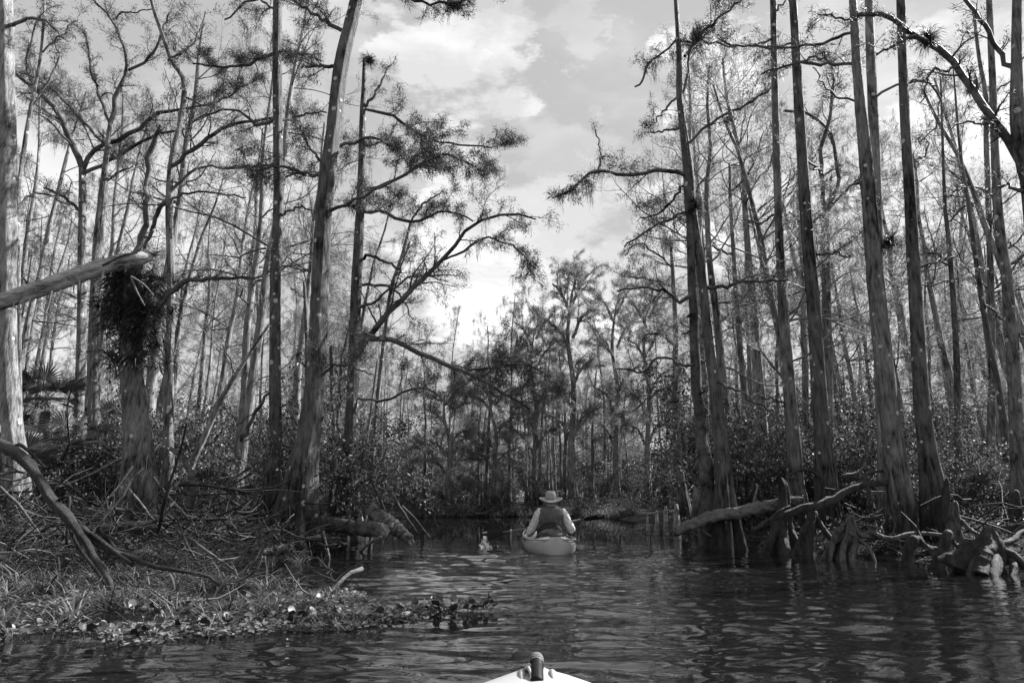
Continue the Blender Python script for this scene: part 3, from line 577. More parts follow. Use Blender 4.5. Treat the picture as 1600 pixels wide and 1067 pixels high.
# ------------------------------------------------------------------ the wood behind: eight kinds of tree, copied
def proto_tree(H, r, kind, seed):
    global rng
    rng = np.random.default_rng(seed)
    root = empty('cypress_tree', (0, 0, 0)); n = 12
    lean = rng.normal(size=2)*.05*H
    zz = np.linspace(-.3, H, n); p = np.stack([lean[0]*(zz/H)**2+np.cumsum(rng.normal(size=n))*.055*H/12, lean[1]*(zz/H)**2+np.cumsum(rng.normal(size=n))*.055*H/12, zz, r*(1.0-.78*np.linspace(0, 1, n))+r*1.1*np.exp(-np.maximum(zz, 0)/.55)], 1)
    g_, pr = trunk_geo(p, seed, .5, 12, 24, False)
    part('trunk', g_, M_bark if kind % 2 else M_bark_pale, root)
    rec = []
    lo = [.45, .3, .55, .2][kind % 4]
    for j in range([20, 24, 15, 22][kind % 4]):
        t = lo+(1-lo)*rng.random()**.85; i = int(t*23.99); az = rng.uniform(0, 2*pi); L = H*rng.uniform(.12, .30)*(1.25-t)
        grow(rec, pr[min(i, 23), :3], (cos(az), sin(az), rng.uniform(-.1, .8)), L*1.3, max(.012, pr[min(i, 23), 3]*.35), 0, 3, .17, .03, (3, 5), .06)
    tg = Geo(); tubes_of(rec, tg, .003); lg = Geo(); tufts(lg, rec, [12, 24, 12, 28][kind % 4], .10, .015, (1, 2, 3), .35, .05)
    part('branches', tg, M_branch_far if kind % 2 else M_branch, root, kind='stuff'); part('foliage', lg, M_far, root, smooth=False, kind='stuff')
    mg = Geo(); moss(mg, rec, .02 if kind % 2 else .045, .7, 1)
    if mg.n: part('spanish_moss', mg, M_moss, root, smooth=False, kind='stuff')
    return root, H
def proto_bush(H, kind, seed):
    global rng
    rng = np.random.default_rng(seed)
    root = empty('shrub', (0, 0, 0)); rec = []
    for j in range(7):
        az = rng.uniform(0, 2*pi); grow(rec, (rng.normal()*.15, rng.normal()*.15, -.1), (cos(az)*.5, sin(az)*.5, 1.), H*rng.uniform(.7, 1.1), .022, 0, 3, .22, .0, (4, 6), .05)
    tg = Geo(); tubes_of(rec, tg, .004); lg = Geo(); tufts(lg, rec, [26, 36, 18][kind % 3], [.075, .06, .1][kind % 3], [.04, .028, .035][kind % 3], (1, 2, 3), .1, .07, broad=True)
    part('stems', tg, M_branch, root, kind='stuff'); part('foliage', lg, M_leaf, root, smooth=False, kind='stuff')
    return root, H
TP = [proto_tree(h_, r_, k, 100+k) for k, (h_, r_) in enumerate([(13, .16), (10, .11), (15, .19), (8.5, .09), (14, .14), (11, .13), (12, .10), (9.5, .12)])]
BP = [proto_bush(h_, k, 200+k) for k, h_ in enumerate([2.6, 1.7, 3.4, 2.1, 1.3])]
rng = np.random.default_rng(11)
used_p = set()
def place(pl, idx, x, y, rz, sc, label, cat, group, name, sz=None):
    root, H = pl[idx]; key = (id(pl), idx)
    if key in used_p: root = copy_tree(root)
    used_p.add(key)
    root.name = name; root.location = (x, y, hz1(x, y)); root.rotation_euler = (0, 0, rz); root.scale = (sc, sc, sz or sc)
    tag(root, label, cat, group); return root
occ = [(o.location.x, o.location.y, .7) for o in bpy.data.objects if o.get('category') == 'tree' and o.name not in [t[0].name for t in TP]]
def free(x, y, r):
    for a, b_, q in occ:
        if (a-x)**2+(b_-y)**2 < max(r, q)**2: return False
    return True
nT = 0
def scatter_trees(n, xr, yr, fn, label, group, kinds, smin=.8, smax=1.2, gap=1.1, shore=.5):
    c = 0; tries = 0
    while c < n and tries < n*40:
        tries += 1
        y = rng.uniform(*yr); x = rng.uniform(xr[0](y), xr[1](y))
        if not fn(x, y) or river_dist(np.array([x]), np.array([y]))[0] < shore or not free(x, y, gap): continue
        occ.append((x, y, gap)); c += 1
        place(TP, int(rng.choice(kinds)), x, y, rng.uniform(0, 6.28), rng.uniform(smin, smax), label, 'tree', group, 'cypress_tree')
ok = lambda x, y: True
scatter_trees(46, (lambda y: -.85*y-3, lambda y: -.20*y-.6), (15.5, 30), ok, 'slender half bare tree in the wood on the left bank', 'trees in the left wood', [0, 1, 3, 4, 5, 6], .75, 1.1)
scatter_trees(50, (lambda y: .22*y+.8, lambda y: .80*y), (13.5, 30), ok, 'slender half bare tree in the wood on the right bank', 'trees in the right wood', [0, 1, 2, 3, 4, 5, 6, 7], .62, 1.0)
scatter_trees(34, (lambda y: -.22*y, lambda y: .26*y), (30.6, 42), ok, 'small moss hung tree on the far bank across the water', 'trees on the far bank', [1, 3, 5, 6, 7], .62, .9, .9)
scatter_trees(40, (lambda y: -.85*y, lambda y: -.22*y), (30, 62), ok, 'distant tree deep in the left wood', 'trees deep in the left wood', [0, 1, 4, 5, 6, 7], .8, 1.15, 1.6)
scatter_trees(34, (lambda y: .22*y, lambda y: .85*y), (30, 62), ok, 'distant tree deep in the right wood', 'trees deep in the right wood', [0, 1, 2, 3, 4, 5, 6, 7], .8, 1.15, 1.6)
scatter_trees(26, (lambda y: -.3*y, lambda y: .3*y), (42, 62), ok, 'distant tree seen over the far bank', 'trees behind the far bank', [1, 3, 5, 6, 7], .75, 1.05, 1.4)
def scatter_bush(n, xr, yr, label, group, kinds, smin, smax, gap=.8, shore=.35, squash=1):
    c = 0; tries = 0
    while c < n and tries < n*30:
        tries += 1
        y = rng.uniform(*yr); x = rng.uniform(xr[0](y), xr[1](y))
        if river_dist(np.array([x]), np.array([y]))[0] < shore: continue
        c += 1; s_ = rng.uniform(smin, smax)
        place(BP, int(rng.choice(kinds)), x, y, rng.uniform(0, 6.28), s_, label, 'shrub', group, 'shrub', s_*squash*rng.uniform(.8, 1.1))
scatter_bush(44, (lambda y: -.85*y-1, lambda y: -.2*y-.6), (13.5, 24), 'low leafy shrub among the trunks of the left bank', 'shrubs on the left bank', [0, 1, 3, 4], .6, 1.1)
scatter_bush(50, (lambda y: .3*y, lambda y: .85*y+1), (12.5, 24), 'low leafy shrub among the trunks of the right bank', 'shrubs on the right bank', [0, 1, 3, 4], .6, 1.1)
scatter_bush(26, (lambda y: -.24*y, lambda y: .26*y), (30.2, 38), 'leafy shrub overhanging the water at the far bank', 'shrubs on the far bank', [0, 1, 3], .45, .85, shore=.1)
scatter_bush(40, (lambda y: -.85*y, lambda y: -.2*y), (24, 44), 'shrub deep in the left wood', 'shrubs deep in the left wood', [0, 2, 3], 1., 1.6)
scatter_bush(46, (lambda y: .2*y, lambda y: .85*y), (24, 44), 'shrub deep in the right wood', 'shrubs deep in the right wood', [0, 2, 3], 1.1, 1.8)
scatter_bush(40, (lambda y: -.3*y, lambda y: .3*y), (44, 60), 'tall shrub behind the far bank trees', 'shrubs behind the far bank', [0, 2], 1.2, 1.9)

# every copied tree and shrub gets its own label: its rank between two landmarks
ORD = 'first second third fourth fifth sixth seventh eighth ninth tenth eleventh twelfth thirteenth fourteenth fifteenth sixteenth seventeenth eighteenth nineteenth twentieth'.split()
LM = [(-9999, None), (0, 'left photo edge'), (22, 'sunlit edge trunk'), (211, 'fern clad stub'), (430, 'slim spotted trunk'), (480, 'biggest left trunk'), (550, 'ragged topped trunk'), (612, 'sloping broken log'), (757, 'dripping paddle blade'), (860, 'the paddler'), (1062, 'solitary grey trunk'), (1128, 'twin stemmed tree'), (1240, 'slimmest spotted trunk'), (1290, 'second spotted trunk'), (1390, 'leaning third trunk'), (1446, 'fifth spotted trunk'), (1590, 'right photo edge'), (99999, None)]
def pix_x(o, z=1.8):
    x, y = o.location.x, o.location.y; return 800+FPX*x/(y*cos(PITCH)+(z-CAM_H)*sin(PITCH))
def rank_labels(groups, what):
    its = sorted([(pix_x(o), o) for o in bpy.data.objects if o.get('group') in groups], key=lambda t: t[0])
    for (a, an), (b_, bn_) in zip(LM[:-1], LM[1:]):
        inside = [o for p_, o in its if a <= p_ < b_]
        for i, o in enumerate(inside):
            n_ = ORD[i] if i < 20 else 'last'
            if an is None: o['label'] = f'{what} beyond the left photo edge, {ORD[min(19, len(inside)-1-i)]} out from it'
            elif bn_ is None: o['label'] = f'{what} beyond the right photo edge, {n_} out from it'
            else: o['label'] = f'{n_} {what} from the left between {an} and {bn_}'
rank_labels({'trees in the left wood', 'trees in the right wood'}, 'half bare tree')
rank_labels({'trees deep in the left wood', 'trees deep in the right wood', 'trees behind the far bank'}, 'distant tree')
rank_labels({'trees on the far bank'}, 'far bank tree')
rank_labels({'shrubs on the left bank', 'shrubs on the right bank'}, 'low shrub')
rank_labels({'shrubs on the far bank'}, 'waterside shrub')
rank_labels({'shrubs deep in the left wood', 'shrubs deep in the right wood', 'shrubs behind the far bank'}, 'distant shrub')

# ------------------------------------------------------------------ palmettos of the left wood (fan leaves as parts)
def fan_mesh():
    g = Geo(); k = 22; a = np.linspace(-1.9, 1.9, k); C = np.zeros((k, 3)); D = np.stack([np.sin(a), np.cos(a), .12*np.cos(a*2)], 1)
    g.leaves(C, D, .55*(1-.18*np.abs(a)/1.9), .038, np.tile([0, 0, 1.], (k, 1)), .04)
    g.tubes(np.array([[0, 0, 0], [0, -.3, -.02], [0, -.7, -.12]]), np.array([.005, .006, .009]), 4)
    return g.mesh('fan_leaf', M_palm, (0, 0, 0), False)
FAN = fan_mesh()
def palmetto(x, y, H, nl, label):
    root = empty('palmetto', (x, y, hz1(x, y)), label, 'palm', 'palmettos')
    if H > .6:
        g = Geo(); p = resample(np.array([[0, 0, -.1, .13], [.03, 0, H*.5, .11], [.0, .05, H-.2, .10]]), 14)
        g.tubes(p[None, :, :3], (p[:, 3][:, None]*(1+.18*rng.normal(size=(14, 12))*.6))[None], 12); o = link('trunk', g.mesh('trunk', M_bark_dark, (0, 0, 0)), root)
    for i in range(nl):
        az = i*2.4+rng.uniform(-.3, .3); el = rng.uniform(-.5, .9); o = link('fan_leaf', FAN, root)
        r = .62; o.location = (cos(az)*cos(el)*r, sin(az)*cos(el)*r, H+sin(el)*r); o.rotation_euler = (el+rng.uniform(-.3, .1), rng.uniform(-.3, .3), az-pi/2)
        s_ = rng.uniform(.75, 1.1); o.scale = (s_, s_, s_)
for px, Y, H, nl, lb in [(60, 15.5, 2.6, 18, 'tall palmetto with drooping fans right of the sunlit edge trunk'), (112, 14, 1.5, 15, 'mid height palmetto just left of the fern clad stub'),
                         (335, 13.6, .5, 12, 'low palmetto between the fern clad stub and the slim spotted trunk'), (182, 17, 2.2, 15, 'palmetto seen directly left of the fern clad stub, further back'), (300, 16.5, 1.2, 13, 'palmetto behind the bare leaning trunk'),
                         (20, 12.8, .9, 13, 'low palmetto at the foot of the sunlit edge trunk'), (385, 17.0, .8, 12, 'palmetto just left of the slim spotted trunk, further back'), (1505, 13.0, .5, 11, 'low palmetto among the trunks near the right edge')]:
    c, _ = P(px, 700, Y); palmetto(c[0], Y, H, nl, lb)

# ------------------------------------------------------------------ logs, driftwood, cypress knees
def log(name, pts, Y, dy, label, cat, mat=None, sides=14, sub=(), amp=.12, n=34, group=None, partname='stem', zfix=None):
    p = px_path(pts, Y, dy); p = resample(p, n); p[1:-1, :3] += rng.normal(size=(n-2, 3))*p[1:-1, 3:4]*.12
    if zfix is not None: p[0, 2] = min(p[0, 2], zfix)
    R = p[:, 3][:, None]*(1+amp*np.cos(np.arange(sides)/sides*2*pi*3+rng.uniform(0, 6))[None]+rng.normal(size=(n, sides))*.04)
    g = Geo()
    if sides >= 12:
        w = rng.normal(size=R.shape)
        for i in range(1, n): w[i] = .7*w[i-1]+.7*w[i]
        R = R*(1+.06*np.clip(w, -2, 2))
    g.tubes(p[None, :, :3], R[None], sides, True)
    if sides >= 12 and 'sawn' not in label:
        for e, f in ((0, 1), (n-1, n-2)):
            ax_ = nrm(p[e, :3]-p[f, :3]); r0 = p[e, 3]
            for _ in range(9):
                o_ = rng.normal(size=3); o_ -= ax_*o_.dot(ax_); o_ = nrm(o_)*r0*rng.uniform(.2, .85); c_ = p[e, :3]+o_-ax_*r0*.3
                L_ = r0*rng.uniform(.6, 2.2); g.tubes(np.stack([c_, c_+ax_*L_*.6, c_+ax_*L_+o_*.2]), np.array([r0*.30, r0*.18, r0*.02]), 5)
    if not sub: return solo(name, g, mat or M_drift, label, cat, group, base=p[0, :3])
    root = empty(name, p[0, :3], label, cat, group); part(partname, g, mat or M_drift, root)
    for s in sub:
        q = px_path(s[0], Y+s[1], s[2]); q = resample(q, 10); g = Geo(); g.tubes(q[:, :3], q[:, 3], 7, True); part('side_branch', g, mat or M_drift, root)
    return root
log('fallen_log', [(1056,834,12),(1075,822,16),(1120,806,17),(1165,799,18),(1200,790,19),(1235,785,16),(1254,782,10)], 12.0, -1.2, 'smooth pale fallen log propped against the twin stemmed tree, its tip over the water', 'log', sub=[([(1072,826,14),(1080,838,10),(1085,855,11),(1086,875,14)], 0, 0), ([(1176,797,6),(1180,775,5),(1184,760,3)], -.6, .1), ([(1090,815,4),(1100,830,4),(1112,838,3)], -.2, -.1)])
log('fallen_branch', [(1176,828,5),(1205,812,8),(1250,795,11),(1290,785,13),(1330,765,11),(1365,756,10),(1402,754,8)], 10.2, .3, 'long dark sloping bough running from the stump up to the leaning trunk', 'branch', M_drift_dark, sub=[([(1350,762,5),(1352,745,5),(1360,738,5),(1380,736,4)], .1, .1), ([(1200,815,4),(1215,800,4),(1235,790,3)], 0, .1), ([(1355,756,6),(1358,775,7),(1356,792,7)], 0, .1)])
log('hooped_root', [(1232,742,4),(1248,735,5),(1268,736,5),(1282,748,6),(1284,762,6),(1278,785,7)], 10.6, .2, 'thin arching hoop of root above the sloping bough', 'root', M_drift_dark, 7)
log('vine', [(1352,670,3),(1355,700,4),(1354,722,4),(1340,738,4),(1315,742,3)], 10.8, .1, 'pale vine stem curving down left of the leaning trunk', 'vine', M_drift, 6)
log('fallen_log', [(500,815,20),(530,821,21),(565,826,22),(600,829,23)], 12.6, -1.1, 'short thick log lying flat beside the ragged topped trunk, sawn end facing the river', 'log', M_drift)
log('fallen_log', [(576,792,17),(590,805,21),(612,822,21),(640,842,15)], 11.9, -.2, 'broken log sloping down into the water right of the flat log', 'log', M_drift, sub=[([(585,800,5),(578,808,4),(572,818,3)], -.1, 0)])
log('vine', [(546,727,3),(560,724,3),(572,728,3),(580,750,3),(592,775,4),(602,800,4)], 13.0, -.6, 'thin pale vine looping from the ragged topped trunk to the broken log', 'vine', M_bark_pale, 6)
log('leaning_dead_tree', [(-6,690,12),(8,697,18),(20,702,15),(34,716,17),(60,746,14),(85,787,15),(98,800,17),(112,818,14),(135,852,11),(155,882,10),(170,908,9),(180,935,13)], 7.6, -1.3, 'dark leaning dead trunk slanting down from upper left to the floating grass', 'dead tree', M_drift_dark, 14,
    sub=[([(122,822,10),(150,840,8),(180,862,7),(205,880,6)], -.75, -.2), ([(130,835,8),(165,858,7),(200,868,8),(240,885,7),(290,893,6),(330,902,5),(345,916,4)], -.8, -.3), ([(20,704,7),(28,694,6),(45,705,5),(70,730,3)], -.1, -.1), ([(90,782,5),(108,775,5),(106,800,5),(104,850,4)], -.6, 0), ([(100,800,6),(120,850,5),(150,890,5),(168,918,5)], -.7, -.2)], n=28)
log('fallen_log', [(-20,842,16),(40,832,15),(110,832,13),(160,825,14),(210,822,15),(270,816,9)], 9.6, .3, 'long pale log lying flat behind the leaning dead trunk', 'log', M_drift)
log('fallen_log', [(15,862,9),(50,858,11),(90,850,10),(120,849,6)], 8.9, .1, 'short pale log just below the long flat log at far left', 'log', M_drift)
log('fallen_log', [(410,865,12),(430,860,14),(452,855,12)], 9.0, .1, 'short pale stub of log beside the foot of the biggest left trunk', 'log', M_drift)
for pts, Y, dy, lb in [([(190,752,3),(215,780,4),(240,812,4),(262,832,3)], 9.3, 0, 'thin stick leaning in front of the fern clad stub'), ([(240,745,4),(262,775,4),(285,800,5),(295,812,3)], 9.6, .1, 'pale straight stick right of the fern clad stub'),
        ([(265,700,6),(285,715,8),(298,745,11),(300,770,14),(290,800,16)], 10.6, .2, 'dark crooked stump limb between the fern clad stub and the leaning bare trunk'), ([(360,912,5),(380,905,5),(400,890,4),(410,868,4)], 6.9, 0, 'forked pale stick rising out of the floating plants'),
        ([(362,908,6),(400,918,6),(440,912,5),(500,916,4)], 6.9, .2, 'long grey stick lying over the water below the brush heap'), ([(296,840,4),(330,866,5),(368,892,4)], 7.6, -.2, 'slender pale stick slanting down the brush heap'),
        ([(490,958,5),(512,930,6),(540,900,6),(566,888,7)], 6.0, .5, 'broken forked stick pointing right over the floating plants'), ([(440,965,6),(465,955,7),(500,962,6),(530,975,4)], 5.4, -.1, 'curved dark stick sunk among the floating plants'),
        ([(596,838,4),(575,850,5),(560,865,4)], 11.0, .2, 'short stick slanting into the water under the broken log'), ([(612,770,3),(630,800,4),(652,832,4)], 12.1, .1, 'bare thin branch standing in the water right of the broken log'),
        ([(628,790,3),(650,812,3),(672,842,3)], 12.2, .1, 'finest twig farthest out in the water right of the broken log'), ([(500,838,7),(470,842,6),(440,828,5),(405,830,4)], 10.2, .2, 'grey branch lying on the foot of the biggest left trunk'),
        ([(400,915,4),(440,905,4),(470,898,3)], 7.2, .1, 'thin stick crossing the brush beside the floating plants'), ([(0,760,4),(30,790,5),(62,835,4)], 8.5, .1, 'thin twig below the head of the leaning dead trunk'), ([(520,900,3),(512,860,4),(505,830,4)], 9.6, .5, 'upright twig in the water below the biggest left trunk')]:
    log('fallen_stick', pts, Y, dy, lb, 'stick', M_drift, 6, n=10, group='single sticks on the left bank')

def knee(label, Y, pts, roots=(), name='cypress_knee', mat=None, amp=.3, wide=1.0):
    """pts from the top down: px, py, width"""
    p = px_path(pts[::-1], Y); p[0, 2] = min(p[0, 2], -.05 if river_dist(np.array([p[0, 0]]), np.array([Y]))[0] < .4 else hz1(p[0, 0], Y)-.05)
    q = resample(p, 34); sd_ = 26; a = np.arange(sd_)/sd_*2*pi; ph = rng.uniform(0, 6.28)
    R = q[:, 3][:, None]*(1+amp*np.linspace(1, .3, 34)[:, None]*np.cos(a*4+ph+np.linspace(0, 1.2, 34)[:, None]))
    w_ = rng.normal(size=(34, sd_))
    for i in range(1, 34): w_[i] = .82*w_[i-1]+.55*w_[i]
    R = R*(1+.075*np.clip(w_, -2, 2)); R[-1] *= .5; R[-2] *= .8
    if mat is M_drift: mat = M_knee
    root = empty(name, p[0, :3], label, 'cypress knee' if name == 'cypress_knee' else 'stump', 'cypress knees and stumps on the right bank'); g = Geo(); g.tubes(q[None, :, :3], R[None], sd_, True); part('body', g, mat or M_drift_dark, root)
    for r_, dy in roots:
        w = px_path(r_, Y, dy)
        if r_[-1][1] > 868: w[-1, 2] = min(w[-1, 2], -.10); w[-1, 3] *= .8; w[-1, 2] -= .08
        w = resample(w, 26); w[1:, :3] += np.cumsum(rng.normal(size=(25, 3)), 0)*.002; rr_ = rng.normal(size=(26, 12))
        for i in range(1, 26): rr_[i] = .75*rr_[i-1]+.65*rr_[i]
        g = Geo(); g.tubes(w[None, :, :3], (w[:, 3][:, None]*(1+.11*np.clip(rr_, -2, 2)))[None], 12, True); part('root', g, mat or M_drift_dark, root)
knee('tall narrow dark stump with a jagged tip, left of the slimmest spotted trunk', 10.9, [(1221,746,5),(1224,760,14),(1226,790,16),(1224,820,24),(1222,845,36),(1222,872,56)], [([(1232,820,10),(1245,845,9),(1258,872,9)], -.2), ([(1215,830,10),(1205,850,10),(1198,876,10)], -.2)], 'stump', amp=.4)
knee('dark fluted stump between the jagged stump and the pale rooted one', 10.6, [(1272,795,12),(1268,815,16),(1262,840,22),(1256,875,36)], [([(1275,810,9),(1290,830,8),(1306,848,7)], -.1)], 'stump')
knee('rooted stump with pale bare roots reaching right along the shore', 9.9, [(1328,804,6),(1327,815,11),(1321,838,16),(1313,860,24),(1309,880,36)],
     [([(1330,810,8),(1340,832,9),(1352,836,10),(1372,838,8),(1395,842,8),(1420,835,8),(1455,834,7),(1490,840,6),(1530,846,4)], -.3), ([(1334,830,10),(1338,848,10),(1332,868,11),(1330,880,12)], -.3), ([(1320,820,8),(1305,840,9),(1290,870,9)], -.2), ([(1322,828,6),(1345,845,5),(1360,860,5),(1370,872,4)], -.4), ([(1345,836,8),(1362,832,8),(1380,840,6)], -.2), ([(1316,840,9),(1296,858,9),(1276,882,9)], -.1), ([(1322,838,9),(1318,860,10),(1316,884,11)], -.45)], 'stump', M_drift, .5)
knee('small hooked knee leaning left at the water edge, pale root behind it', 8.9, [(1433,838,10),(1428,845,15),(1420,860,15),(1417,885,20)], [([(1434,840,10),(1445,853,10),(1462,858,8),(1480,858,6)], .2)])
knee('blunt finger shaped knee leaning right between the hooked knee and the big root mass', 8.7, [(1484,828,10),(1481,838,15),(1475,858,16),(1463,888,24)], [([(1486,833,7),(1492,850,6),(1505,858,5)], .2)])
knee('curled brown knee like a swan neck just left of the biggest knee', 8.3, [(1522,852,9),(1508,852,14),(1502,866,15),(1500,892,20)], [([(1518,852,8),(1528,862,7),(1538,868,6)], .1)])
knee('biggest knee, a twisted dark mass with thick spreading roots at the right edge', 8.2, [(1543,822,9),(1545,835,22),(1545,855,40),(1534,875,52),(1525,900,76)],
     [([(1550,840,14),(1570,862,14),(1590,872,12),(1625,880,10)], -.2), ([(1540,870,16),(1525,885,15),(1505,896,12)], -.3), ([(1560,850,12),(1580,845,10),(1595,832,9),(1625,828,8)], .3), ([(1556,866,18),(1556,885,16),(1542,902,14)], -.5), ([(1575,872,12),(1585,885,12),(1572,900,12)], -.4)], amp=.45)
knee('pointed knee standing on the mud behind the finger shaped one', 9.6, [(1492,782,8),(1492,800,13),(1490,815,17),(1486,832,26)], [([(1498,810,7),(1515,825,6),(1533,838,5)], -.2)], mat=M_drift)
knee('slim dark knee at the foot of the fifth spotted trunk', 10.0, [(1480,746,5),(1478,770,10),(1476,800,14),(1474,820,20)])
knee('dark rounded knee near the right edge behind the biggest knee', 10.4, [(1588,765,8),(1588,785,14),(1586,815,24)])
for i, (px, top, w) in enumerate([(1026, 797, 5), (1040, 790, 6), (1057, 787, 8), (1012, 803, 4)]):
    knee(['thin pale post like knee, second from the left of the row by the channel', 'pale knee third from the left in the row by the channel', 'tallest pale knee of the row left of the twin stemmed tree', 'smallest leftmost knee of the row by the channel'][i], 16.5, [(px, top, w*.6), (px, top+14, w), (px+1, 826, w*1.6)], mat=M_rot, amp=.15)

# ------------------------------------------------------------------ brush heaps, litter, grass, floating plants
def inside_left(x, y): return river_dist(x, y) > .1
def scatter_xy(n, x0, x1, y0, y1, cond):
    X = rng.uniform(x0, x1, n*3); Y = rng.uniform(y0, y1, n*3); k = cond(X, Y); return X[k][:n], Y[k][:n]
def brush(label, n, x0, x1, y0, y1, cond, hmax, L=(.25, 1.0), r=(.003, .012), mat=None, name='brushwood'):
    X, Y = scatter_xy(n, x0, x1, y0, y1, cond); n = len(X); Z = np.maximum(hz(X, Y), 0)+rng.random(n)**1.6*hmax
    az = rng.uniform(0, 2*pi, n); el = rng.normal(size=n)*.38; D = np.stack([np.cos(az)*np.cos(el), np.sin(az)*np.cos(el), np.sin(el)], 1); LL = rng.uniform(*L, n)
    m = 6; pts = np.empty((n, m, 3)); pts[:, 0] = np.stack([X, Y, Z], 1)-D*LL[:, None]/2; d = D
    for i in range(1, m): d = nrm(d+rng.normal(size=(n, 3))*.22); pts[:, i] = pts[:, i-1]+d*LL[:, None]/(m-1)
    g = Geo(); rr = rng.uniform(*r, n)[:, None]*np.linspace(1, .35, m)[None]; g.tubes(pts, rr, 5)
    return solo(name, g, mat or M_stick, label, 'brushwood', kind='stuff')
brush('tangled heap of grey dead sticks along the left bank', 1100, -9, -2.3, 7.6, 12.5, lambda x, y: river_dist(x, y) > -.25, .5)
brush('dark fine twigs packed into the left bank brush heap', 1500, -9, -2.3, 7.6, 11.5, lambda x, y: river_dist(x, y) > -.3, .40, (.15, .6), (.002, .007), M_drift_dark)
brush('heavy dark dead branches crossing each other on the left bank', 150, -9, -2.3, 7.8, 12.5, lambda x, y: river_dist(x, y) > -.2, .65, (.9, 2.4), (.010, .030), M_drift_dark)
brush('dark dead branches heaped behind the knees of the right bank', 110, 3.9, 11, 8.6, 13, lambda x, y: river_dist(x, y) > .1, .5, (.7, 1.8), (.008, .024), M_drift_dark)
brush('loose sticks scattered on the right bank between the knees', 1300, 3.6, 11, 8, 14, lambda x, y: river_dist(x, y) > 0, .22, (.2, .9), (.003, .012))
brush('dead sticks half sunk behind the floating grass', 130, -7, -1.6, 5.8, 8.2, lambda x, y: (y > 5.2-x*.05) & (x < -1.9+.1*y) & (river_dist(x, y) < .2), .16, (.2, .9), (.003, .009))
brush('bleached twigs on the far bank edge', 300, -6, 7, 28.5, 31, lambda x, y: river_dist(x, y) > -.5, .5, (.4, 1.6), (.006, .02))

def litter(n, x0, x1, y0, y1, label, s=(.03, .08), h=.03):
    X, Y = scatter_xy(n, x0, x1, y0, y1, lambda x, y: river_dist(x, y) > .05); n = len(X)
    C = np.stack([X, Y, hz(X, Y)+rng.random(n)*h+.006], 1); az = rng.uniform(0, 6.28, n); D = np.stack([np.cos(az), np.sin(az), rng.normal(size=n)*.3], 1)
    g = Geo(); L = rng.uniform(*s, n); g.leaves(C, D, L, L*.5, np.tile([0, 0, 1.], (n, 1))+rng.normal(size=(n, 3))*.35, .1)
    solo('leaf_litter', g, M_litter, label, 'leaf litter', kind='stuff', smooth=False)
litter(30000, -13, -2.5, 7.4, 19, 'fallen leaves covering the left bank'); litter(34000, 3.6, 15, 6, 19, 'fallen leaves covering the right bank')
def ground_plants(n, x0, x1, y0, y1, label, H=.35):
    X, Y = scatter_xy(n, x0, x1, y0, y1, lambda x, y: (river_dist(x, y) > .15) & (np.sin(x*1.7+y*.9)+np.sin(y*2.3-x) > -.7)); k = 9; g = Geo(); n = len(X)
    B = np.repeat(np.stack([X, Y, hz(X, Y)], 1), k, 0); D = nrm(rng.normal(size=(n*k, 3))*.7+np.array([0, 0, .6])); hh = np.repeat(rng.uniform(.3, 1, n)*H, k)*rng.uniform(.3, 1, n*k)
    g.leaves(B+D*hh[:, None], nrm(D+rng.normal(size=(n*k, 3))*.6), rng.uniform(.04, .10, n*k), rng.uniform(.02, .045, n*k))
    g.blades(B, D, hh*1.05, np.full(n*k, .006))
    solo('undergrowth', g, M_leaf, label, 'undergrowth', kind='stuff', smooth=False)
ground_plants(4200, -16, -3.2, 10.5, 24, 'small leafy undergrowth on the left bank', .55); ground_plants(5200, 4.4, 18, 9.8, 24, 'small leafy undergrowth on the right bank', .5)
ground_plants(2500, -8, 9, 29.3, 33, 'low green growth along the far bank', .9)

# the raft of floating plants in the left foreground: edge as seen in the photo
EDGE = np.array([G(px, py)[0][:2] for px, py in [(-700,1030),(-150,1025),(0,1005),(60,990),(130,990),(180,1012),(240,1008),(300,1000),(380,995),(440,990),(500,988),(560,985),(600,975),(650,968),(690,962),(715,955),(700,945),(640,950),(600,958),(590,942),(560,930),(530,920),(500,925),(450,915),(390,912),(340,895),(300,875),(150,880),(0,880),(-700,880)]])
def in_poly(x, y, poly):
    ins = np.zeros(x.shape, bool)
    for (ax, ay), (bx, by) in zip(poly, np.roll(poly, -1, 0)):
        ins ^= ((ay > y) != (by > y)) & (x < (bx-ax)*(y-ay)/(by-ay+1e-12)+ax)
    return ins
raft_in = lambda x, y: in_poly(x, y, EDGE)
X, Y = scatter_xy(22000, -8, .2, 3.7, 8.2, lambda x, y: raft_in(x, y) & (np.sin(x*2.3+y)*np.cos(y*3.1-x) + .35*np.sin(9*x)*np.sin(11*y) > .12-.8*(y < 4.85)-.5*(x > -1.8)))
n = len(X); C = np.stack([X, Y, .004+rng.random(n)*.035], 1); az = rng.uniform(0, 6.28, n); D = np.stack([np.cos(az), np.sin(az), rng.uniform(-.05, .45, n)], 1)
g = Geo(); L = rng.uniform(.02, .055, n); g.leaves(C, D, L, L*.8, np.tile([0, 0, 1.], (n, 1))+rng.normal(size=(n, 3))*.25, .12)
solo('floating_plants', g, M_float, 'raft of small floating leaves in the left foreground', 'floating plants', kind='stuff', smooth=False)
